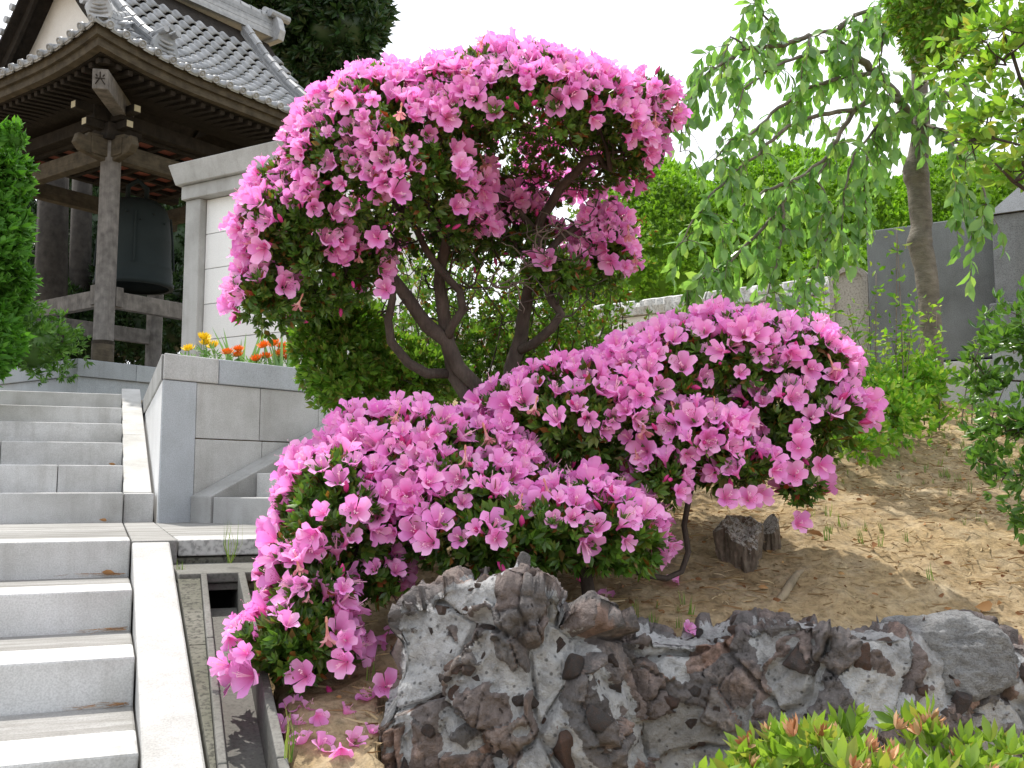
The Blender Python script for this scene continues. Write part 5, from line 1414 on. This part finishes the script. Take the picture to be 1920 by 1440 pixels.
def rock_mesh():
    us = np.linspace(728, 2060, 460); vs2 = np.linspace(.15, 1.5, 240); Vv = np.zeros((len(us), len(vs2), 3))
    for i, u_ in enumerate(us):
        for j, v_ in enumerate(vs2): Vv[i, j] = rock_pt(u_, v_)
    du = np.gradient(Vv, axis=0); dv = np.gradient(Vv, axis=1); Nn = unit(np.cross(du, dv))
    out_ = np.zeros_like(Vv); STN = np.zeros(Vv.shape[:2]); HUE = np.zeros(Vv.shape[:2])
    for i in range(len(us)):
        for j in range(len(vs2)):
            p = Vv[i, j]
            pv = Vector(p); wv = pv + .022 * noise.noise_vector(pv * 6) + .012 * noise.noise_vector(pv * 17)
            d, pt = worley(wv, 4.6); blk = d[1] - d[0]; h = noise.noise(pt[0] * 7.3)
            d2, pt2 = worley(wv + Vector((3, 0, 0)), 11.0); b2 = d2[1] - d2[0]; h2 = noise.noise(pt2[0] * 5.1)
            mk = .55 * h + .45 * h2 + .75 * fbm(wv, 6.5, 5) + .0
            s1 = float(smooth(-.05, .09, mk))
            rid = noise.ridged_multi_fractal(Vector((wv.x, wv.y, wv.z * 1.6)) * 7, 1.0, 2.1, 5, 1.0, 2.0) / 3.0
            tilt = (wv - pt2[0] / 11.0 + Vector((3, 0, 0))).dot(Vector((noise.noise(pt2[0] * 3), 0, noise.noise(pt2[0] * 2 + Vector((4, 4, 4)))))) 
            a_ = .050 * h * float(smooth(0, .10, blk)) - .030 * float(smooth(.07, 0, blk))
            a_ += s1 * (.016 + .026 * h2 * float(smooth(0, .05, b2)) - .014 * float(smooth(.05, 0, b2)) + .010 * (rid - .5) + .75 * max(-.03, min(.03, tilt)))
            d3, pt3 = worley(wv * 1.0 + Vector((1, 7, 0)), 27.0); b3 = d3[1] - d3[0]
            a_ += s1 * (.010 * noise.noise(pt3[0] * 4.3) - .006 * float(smooth(.08, 0, b3)))
            a_ += (1 - s1) * (.012 * fbm(wv, 16, 4) - .006 - .010 * float(smooth(.16, .05, d3[0])) * (noise.noise(pt3[0] * 2.1) > .05))
            a_ += .035 * fbm(pv, 3.2, 3) + .007 * fbm(pv, 30, 3) * (.4 + s1)
            STN[i, j] = s1; HUE[i, j] = noise.noise(pt2[0] * 3.7) * .9 + .5
            out_[i, j] = p + Nn[i, j] * a_
    # the left end curls back
    n, m = len(us), len(vs2); Q = [(i * m + j, (i + 1) * m + j, (i + 1) * m + j + 1, i * m + j + 1) for i in range(n - 1) for j in range(m - 1)]
    Vf = out_.reshape(-1, 3); extra = []
    # close the left side: strip going back from the first column
    n0 = len(Vf); back = []
    for k in range(1, 9):
        f = k / 8
        for j in range(m):
            p = out_[0, j] * 1.0; p = p + np.array([.05 * math.sin(f * 2.2), .42 * f * (1 - .3 * (j / m)), 0]); a_ = .03 * fbm(p, 6, 4) + .012 * fbm(p, 22, 3); p = p + np.array([-a_, 0, 0]); back.append(p)
    Vf = np.concatenate([Vf, np.array(back)])
    col_ = lambda k, j: (j if k == 0 else n0 + (k - 1) * m + j)
    for k in range(8):
        for j in range(m - 1): Q.append((col_(k + 1, j), col_(k, j), col_(k, j + 1), col_(k + 1, j + 1)))
    me = mesh_np('rock_body', Vf, [np.array(Q)], M_mortar, smooth_=True)
    for nm, A_ in (('stone', STN), ('hue', HUE)):
        al = me.attributes.new(nm, 'FLOAT', 'POINT'); al.data.foreach_set('value', np.concatenate([A_.ravel(), np.tile(A_[0], 8)]).astype(np.float32))
    return me, Vv, Nn, us, vs2, out_
me, RV, RN, rus, rvs, RO = rock_mesh()
rk = empty('rock_wall', (.5, 2.3, .36), 0, 'rugged wall of dark volcanic stones set in pale cement below the azaleas', 'rock wall')
rk['kind'] = 'thing'
link('rock_body', me, rk, Matrix.Translation((-.5, -2.3, -.36)))
def stone_mesh(seed, sub=3):
    import bmesh
    r = random.Random(seed); bm = bmesh.new(); bmesh.ops.create_icosphere(bm, subdivisions=sub + 1, radius=1)
    pls = [(Vector((r.gauss(0, 1), r.gauss(0, 1), r.gauss(0, 1))).normalized(), r.uniform(.42, .78)) for _ in range(14)]
    for v in bm.verts:
        p = v.co.copy()
        for n, d in pls:
            e = p.dot(n) - d
            if e > 0: p -= n * e * .99
        p += p.normalized() * (.05 * fbm((p.x + seed, p.y, p.z), 2.2, 4) + .03 * fbm((p.x, p.y + seed, p.z), 7, 3))
        v.co = p
    me = bpy.data.meshes.new('stone'); bm.to_mesh(me); bm.free(); me.materials.append(M_stone)
    me.polygons.foreach_set('use_smooth', [True] * len(me.polygons)); me.set_sharp_from_angle(angle=R(24)); return me
SM = [stone_mesh(s, 3) for s in range(12)]
r = random.Random(77); cnt_ = 0; placed = []
nu, nv = len(rus), len(rvs)
sizes = sorted([r.uniform(.008, .020) for _ in range(170)] + [r.uniform(.020, .042) for _ in range(75)] + [r.uniform(.042, .06) for _ in range(10)], reverse=True)
hand = [(800, 1290, .075), (1500, 1230, .07), (1610, 1240, .06), (1090, 1260, .045), (1140, 1350, .042), (1075, 1405, .055), (1040, 1210, .045), (1700, 1260, .05), (1300, 1300, .045)]
def place(i, j, s):
    p = RO[i, j]; n = RN[i, j]
    for (q, t_) in placed:
        if np.linalg.norm(q - p) < .62 * (s + t_): return False
    placed.append((p, s))
    M = Matrix.Translation([float(x) for x in (p - n * s * .52 - np.array([.5, 2.3, .36]))]) @ Matrix.Rotation(r.uniform(0, 6.28), 4, Vector((r.gauss(0, 1), r.gauss(0, 1), r.gauss(0, 1)))) @ Matrix.Diagonal((s * r.uniform(.8, 1.3), s * r.uniform(.75, 1.15), s * r.uniform(.6, .95), 1))
    link('stone', SM[r.randrange(12)], rk, M); return True
X2, Y2 = proj(RO)
for (px, py, s) in hand:
    k = np.argmin((X2 - px) ** 2 + (Y2 - py) ** 2 + 1e6 * (np.arange(nv)[None] > nv * .72)); place(int(k // nv), int(k % nv), s)
for s in sizes:
    for _ in range(30):
        i = r.randrange(3, nu - 30); j = r.randrange(int(nv * .15), int(nv * .80))
        if noise.noise(Vector(RO[i, j]) * 5) < -.12: continue
        if place(i, j, s): break
# boulder at the right end and the stump
def boulder(px, py, d, sx, sy, sz, seed, mat, name, lab, cat):
    import bmesh
    bm = bmesh.new(); bmesh.ops.create_icosphere(bm, subdivisions=6, radius=1); r = random.Random(seed)
    pls = [(Vector((r.gauss(0, 1), r.gauss(0, 1), r.gauss(0, 1))).normalized(), r.uniform(.65, .9)) for _ in range(9)]
    for v in bm.verts:
        p = v.co.copy()
        for n, dd in pls:
            e = p.dot(n) - dd
            if e > 0: p -= n * e * .8
        p += p.normalized() * (.12 * fbm((p.x + seed, p.y, p.z), 1.8, 5) + .03 * fbm(p, 9, 3)); v.co = p
    me = bpy.data.meshes.new(name); bm.to_mesh(me); bm.free(); me.materials.append(mat); me.polygons.foreach_set('use_smooth', [True] * len(me.polygons))
    c_ = at(px, py, d); o = link(name, me); o.matrix_basis = Matrix.Translation(c_) @ Matrix.Diagonal((sx, sy, sz, 1)); tag(o, lab, cat); return o
boulder(1765, 1232, 2.42, .165, .15, .115, 3, M_mortar, 'boulder', 'rounded pale grey boulder at the right end of the rock wall', 'boulder')

# stump with two heads
sb_ = at(1390, 1070, 3.2); stp = Plant('tree_stump', tuple(sb_), 'old dark cracked tree stump with pale top on the bare soil', 'stump')
def stump_part(px, pyt, pyb, hw, d, name, seed, cutz):
    import bmesh
    bm = bmesh.new(); bmesh.ops.create_icosphere(bm, subdivisions=6, radius=1); r = random.Random(seed)
    pls = [(Vector((r.gauss(0, 1), r.gauss(0, 1), r.gauss(0, .35))).normalized(), r.uniform(.5, .85)) for _ in range(9)] + [(Vector((r.uniform(-.2, .2), -.55, 1)).normalized(), cutz)]
    for v in bm.verts:
        p = v.co.copy()
        for n, dd in pls:
            e = p.dot(n) - dd
            if e > 0: p -= n * e * .97
        top = p.dot(pls[-1][0]) > cutz - .02
        p += Vector((p.x, p.y, 0)) * (.16 * fbm((p.x * 3 + seed, p.y * 3, p.z * .7), 1.5, 4) - .25 * max(0, fbm((math.atan2(p.y, p.x) * 2.2, seed, p.z * .4), 1.6, 2)) ** 2)
        if top: p.z += .10 * fbm((p.x, p.y, seed), 3.5, 4) - .12 * max(0, 1 - (p.x ** 2 + p.y ** 2) * 4)
        v.co = p
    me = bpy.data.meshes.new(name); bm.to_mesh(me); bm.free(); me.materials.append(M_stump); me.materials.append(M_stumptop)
    nz_ = [1 if p.normal.z > .68 and p.center.z > .1 else 0 for p in me.polygons]  # upward-facing polygons take the paler top material
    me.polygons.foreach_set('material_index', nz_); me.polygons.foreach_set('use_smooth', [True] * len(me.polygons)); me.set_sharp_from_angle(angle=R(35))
    h = (pyb - pyt) * d / F; c_ = at(px, pyb, d) - stp.loc; w = hw * d / F
    o = link(name, me, stp.o, Matrix.Translation((c_[0], c_[1], c_[2] + h * .35)) @ Matrix.Diagonal((w * 1.25, w * 1.15, h * .9, 1)))
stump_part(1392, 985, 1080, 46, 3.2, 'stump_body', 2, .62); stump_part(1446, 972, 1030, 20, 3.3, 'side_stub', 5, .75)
# root lying on the soil
g = Geo(); pts = []
for (px, py) in ((1530, 1062), (1505, 1075), (1490, 1092), (1470, 1112), (1450, 1128), (1440, 1136)):
    d_ = 3.0
    for _ in range(12):
        p = at(px, py, d_); d_ = d_ + (p[2] - float(soil_z(p[0], p[1]))) / .5 * .4
    pts.append(at(px, py, d_) + np.array([rnd.gauss(0, .008), 0, -.002]))
o = g.tube([tuple(p) for p in pts], [.005, .011, .014, .013, .010, .004], 9).obj('exposed_root', M_root, None, 0, True); tag(o, 'pale weathered root lying across the bare soil', 'root')

# ------------------------------------------------------------------ litter: fallen flowers, straw, grass
def on_ground(px, py, lift=.012):
    d_ = 2.8
    for _ in range(25):
        p = at(px, py, d_); e = p[2] - float(ground_z(p[0], p[1])); d_ += e * 1.1
        d_ = min(max(d_, 1.9), 6.5)
    p = at(px, py, d_); p[2] = float(ground_z(p[0], p[1])) + lift; return p
r = random.Random(88); rng = np.random.default_rng(88)
FALL = [(562, 1392, 'soil'), (548, 1330, 'soil'), (600, 1362, 'soil'), (520, 1345, 'soil'), (655, 1340, 'soil'), (690, 1310, 'soil'), (612, 1405, 'soil'), (640, 1432, 'soil'), (700, 1378, 'soil'), (735, 1365, 'soil'), (560, 1360, 'soil'), (530, 1370, 'soil'), (712, 1215, 'soil'), (740, 1190, 'soil'), (690, 1240, 'soil'), (1135, 1127, 'soil2'), (1262, 1098, 'soil2'), (585, 1335, 'soil'), (668, 1398, 'soil'), (725, 1425, 'soil')]
def zone(px, py): return 'on soil along the outer drain wall' if px < 575 else ('against the left side of the rock' if px > 685 else ('near the lower picture edge' if py > 1400 else 'below the lowest azalea lobe'))
for k, (px, py, wh) in enumerate(FALL):
    p = on_ground(px, py, .016)
    M = frames(p[None], unit(np.array([[r.gauss(0, .5), r.gauss(-.3, .5), r.choice((1, 1, -.8))]])), [r.uniform(.6, .95)])[0]
    o = link('fallen_flower', FLM[r.randrange(9)], None, mw(M))
    grp_ = zone(px, py); order_ = sorted(q[1] for q in FALL if q[2] == 'soil' and zone(q[0], q[1]) == grp_)
    k_ = order_.index(py) if wh == 'soil' else 0; nth = ['uppermost', 'second from the top', 'third from the top', 'fourth from the top', 'fifth from the top', 'sixth from the top', 'seventh from the top'][k_] if k_ < len(order_) - 1 or wh != 'soil' else 'lowest'
    soil_lab = nth + ' of the fallen pink flowers ' + grp_
    tag(o, soil_lab if wh == 'soil' else ('fallen pink azalea flower on soil behind the rock beside the lower trunk' if px < 1200 else 'tiny fallen pink petals on soil near the bent azalea stem'), 'flower', 'fallen azalea flowers')
FI = [((410, 1338), -1.05, 'withered salmon flower, uppermost of the flowers lying in the drain'), ((408, 1372), -1.18, 'pink flower lying in the drain between two others'), ((413, 1402), -1.32, 'lowest pink flower lying in the drain'), ]
for k, ((px, py), s_, lab) in enumerate(FI):
    s_ = s_ - .28; zz = dz(s_) - .09; p = atz(px, py, zz)
    M = frames(p[None], unit(np.array([[.3 * (k - 1), -.5, .8]])), [.75])[0]; o = link('fallen_flower', FADEM if k == 0 else FLM[k], None, mw(M)); tag(o, lab, 'flower', 'fallen azalea flowers')
for (px, py, lab) in ((1292, 1190, 'fallen pink flower lying on top of the rock wall'), (1180, 1186, 'small pale fallen petal on the rock ledge')):
    k = np.argmin((X2 - px) ** 2 + (Y2 - py) ** 2); p = RO[k // nv, k % nv] + np.array([0, 0, .02])
    o = link('fallen_flower', FLM[3], None, mw(frames(p[None], unit(np.array([[.5, -.6, .5]])), [.62 if px > 1200 else .4])[0])); tag(o, lab, 'flower', 'fallen azalea flowers')
# brown dead leaves
DL = leaf_tpl(.07, .034, .5, .6)
t = NT('dead_leaf'); t.col(t.ramp(t.island(), [(0, (.20, .09, .04)), (.5, (.36, .18, .07)), (1, (.45, .27, .11))])).set(.8); M_dead = t.m
dlm = DL.mesh('dead_leaf', M_dead)
for (px, py, lab) in ((1640, 1038, 'large tan dead leaf on the middle of the soil slope'), (1828, 1146, 'orange dead leaf on soil near the grass at the right'), (1545, 1012, 'small brown dead leaf right of the stump'), (1250, 1210, 'brown dead leaf'),):
    if px == 1250: continue
    p = on_ground(px, py, .012); o = link('dead_leaf', dlm, None, mw(frames(p[None], unit(np.array([[r.gauss(0, 1), r.gauss(0, .5), .12]])), [1.0], None, np.array([[0, 0, 1.0]]))[0])); tag(o, lab, 'leaf', 'dead leaves on the soil')
for (s_, b_, z_, lab) in ((-.03, -.05, ZL - H1 + .008, 'curled brown leaf in the corner of the second step below the landing'), (S2 - .06, -.08, ZL + .006, 'brown leaf on the landing at the foot of the upper flight'), (S2 + T2 * 2 - .06, -.04, ZL + H2 * 2 + .01, 'brown leaf on the upper flight by the kerb')):
    p = O + Avec * s_ + Bvec * b_; p[2] = z_ + .006
    o = link('dead_leaf', dlm, None, mw(frames(p[None], unit(np.array([[-1, r.gauss(0, .4), .1]])), [.55], None, np.array([[0, 0, 1.0]]))[0])); tag(o, lab, 'leaf', 'dead leaves on the stairs')
# pine needles swept into the step corners
nt = Tpl(); nt.v = [(-.0008, 0, 0), (.0008, 0, 0), (.0004, .002, .05), (-.0004, .002, .05)]; nt.uv = [(0, 0)] * 4; nt.q = [(0, 1, 2, 3)]; nt.qm = [0]; nt.fin()
P = []; D_ = []
for k in range(0, 4):
    for _ in range(38):
        b_ = -abs(r.gauss(0, .06)) - .01; s_ = -T1 * k - abs(r.gauss(0, .012)) - .004
        p = O + Avec * s_ + Bvec * b_; p[2] = ZL - H1 * (k + 1) + r.uniform(.003, .012); P.append(p); D_.append(unit(Bvec * -1 + np.array([r.gauss(0, .3), r.gauss(0, .3), r.gauss(0, .06)])))
t = NT('pine_needle'); t.col(t.ramp(t.island(), [(0, (.22, .10, .04)), (1, (.48, .27, .12))])).set(.8)
o = link('needle_litter', join('needle_litter', [(nt, frames(np.array(P), np.array(D_), rng.uniform(.5, 1.1, len(P))))], t.m)); tag(o, 'brown pine needles swept into the step corners', 'litter', kind='stuff')

# straw and grass over the soil
def scatter(n, x0, x1, y0, y1):
    X = rng.uniform(x0, x1, n); Y = rng.uniform(y0, y1, n); s = (X - O[0]) * Avec[0] + (Y - O[1]) * Avec[1]; b = (X - O[0]) * Bvec[0] + (Y - O[1]) * Bvec[1]
    ok = (b > .42 - .02 * s) & ((s < -.1) | (b > 1.3)) & ~((X > -.30) & (Y < 2.55))
    X, Y = X[ok], Y[ok]
    # height straight from the ground mesh grid
    ix = np.clip(np.searchsorted(gx, X) - 1, 0, nx - 2); iy = np.clip(np.searchsorted(gy, Y) - 1, 0, ny - 2)
    fx = (X - gx[ix]) / (gx[ix + 1] - gx[ix]); fy = (Y - gy[iy]) / (gy[iy + 1] - gy[iy])
    Z = (GZ[iy, ix] * (1 - fx) + GZ[iy, ix + 1] * fx) * (1 - fy) + (GZ[iy + 1, ix] * (1 - fx) + GZ[iy + 1, ix + 1] * fx) * fy
    return np.stack([X, Y, Z], 1)
P = scatter(34000, -1.2, 3.0, 1.95, 6.2)
dn = np.array([noise.noise(Vector(p) * 2.1) for p in P]); P = P[rng.random(len(P)) < np.clip(.5 + .9 * dn, .05, 1)]
stp_t = Tpl(); stp_t.v = [(-.0016, 0, 0), (.0016, 0, 0), (.0018, .003, .02), (-.0016, .003, .02), (.0006, 0, .042), (-.0006, 0, .042)]; stp_t.uv = [(0, 0)] * 6; stp_t.q = [(0, 1, 2, 3), (3, 2, 4, 5)]; stp_t.qm = [0, 0]; stp_t.fin()
D_ = rng.normal(size=P.shape); D_[:, 2] = rng.uniform(-.05, .28, len(P)) * np.linalg.norm(D_[:, :2], axis=1)
o = link('dry_straw', join('dry_straw', [(stp_t, frames(P + np.array([0, 0, .003]), D_, rng.uniform(.5, 1.5, len(P))))], M_straw)); tag(o, 'dry straw strewn over the brown soil', 'straw', kind='stuff')
cl_t = Tpl(); 
for k, (x, y, z) in enumerate([(1, 0, 0), (-.9, .2, 0), (0, 1.1, .1), (.1, -.9, 0), (.1, .1, .7), (0, 0, -.5)]): cl_t.v.append((x * .008, y * .007, z * .008)); cl_t.uv.append((0, 0))
cl_t.t = [(0, 2, 4), (2, 1, 4), (1, 3, 4), (3, 0, 4), (2, 0, 5), (1, 2, 5), (3, 1, 5), (0, 3, 5)]; cl_t.fin()
P = scatter(9000, -1.2, 3.0, 1.95, 6.2); dn = np.array([noise.noise(Vector(p) * 3.3 + Vector((7, 0, 0))) for p in P]); P = P[rng.random(len(P)) < np.clip(.25 + 1.2 * dn, 0, 1)]
Mx = frames(P, np.tile([[0, 0, 1.0]], (len(P), 1)) + rng.normal(size=P.shape) * .3, rng.uniform(.3, 1.0, len(P)) ** 2 * 1.4)
o = link('soil_clods', join('soil_clods', [(cl_t, Mx)], M_soil, False)); tag(o, 'small crumbs and clods of brown soil', 'soil', kind='stuff')
P = scatter(2600, -1.2, 3.0, 1.95, 6.2)[:900]; D_ = rng.normal(size=P.shape); D_[:, 2] = .12 * abs(D_[:, 0])
o = link('leaf_litter', join('leaf_litter', [(leaf_tpl(.022, .012, .4, .5), frames(P + np.array([0, 0, .005]), D_, rng.uniform(.5, 1.3, len(P)), None, np.tile([[0, 0, 1.0]], (len(P), 1)) + rng.normal(size=P.shape) * .3))], M_dead)); tag(o, 'tiny brown dead leaves scattered on the soil', 'leaf litter', kind='stuff')
def blade_tpl(seed, n=7, L=.06):
    r = random.Random(seed); tp = Tpl()
    for k in range(n):
        M = Matrix.Rotation(r.uniform(0, 6.28), 4, 'Z') @ Matrix.Translation((r.uniform(0, .012), 0, 0)) @ Matrix.Rotation(R(r.uniform(5, 40)), 4, 'X'); l = L * r.uniform(.5, 1.1); n0 = len(tp.v); w = .0016
        for q in ((-w, 0, 0), (w, 0, 0), (w * .9, .006, l * .5), (-w * .9, .006, l * .5), (0, .022 * l / .06, l)): tp.v.append(tuple(M @ Vector(q))); tp.uv.append((0, 0))
        tp.q.append((n0, n0 + 1, n0 + 2, n0 + 3)); tp.t.append((n0 + 3, n0 + 2, n0 + 4)); tp.qm.append(0); tp.tm.append(0)
    return tp.fin()
BL = [blade_tpl(s) for s in range(4)]
P = scatter(5200, -1.2, 3.0, 1.95, 6.2)
dn = np.array([noise.noise(Vector((p[0] * 3.1, p[1] * 3.1, 4))) for p in P]); rt = smooth(1.3, 2.0, P[:, 0] - .12 * (P[:, 1] - 3)) * .6
P = P[rng.random(len(P)) < np.clip(-.03 + .95 * dn + rt, .0, 1)]
v = rng.integers(0, 4, len(P)); Mx = frames(P, np.tile([[0, 0, 1.0]], (len(P), 1)) + rng.normal(size=P.shape) * .12, rng.uniform(.4, 1.0, len(P)))
o = link('grass', join('grass', [(BL[k], Mx[v == k]) for k in range(4)], M_grass)); tag(o, 'sparse short grass tufts on the soil slope', 'grass', kind='stuff')
# named tufts
def tuft(px, py, d, n, L, lab, z=None):
    p = at(px, py, d) if z is None else atz(px, py, z)
    tp = blade_tpl(int(px), n, L); o = link('grass_tuft', tp.mesh('grass_tuft', M_grass), None, Matrix.Translation(p)); tag(o, lab, 'grass tuft', 'grass tufts at the drain'); return o
tuft(432, 1056, 3.42, 11, .14, 'tall green grass tuft growing under the landing slab')
tuft(338, 1082, 3.32, 14, .055, 'small weed between the staircase kerb and the drain box')
tuft(540, 1430, 2.12, 9, .12, 'grass blades along the outer edge of the drain wall near the fallen flowers')
tuft(480, 1120, 3.0, 12, .07, 'grass tuft on the right side of the drain opening')
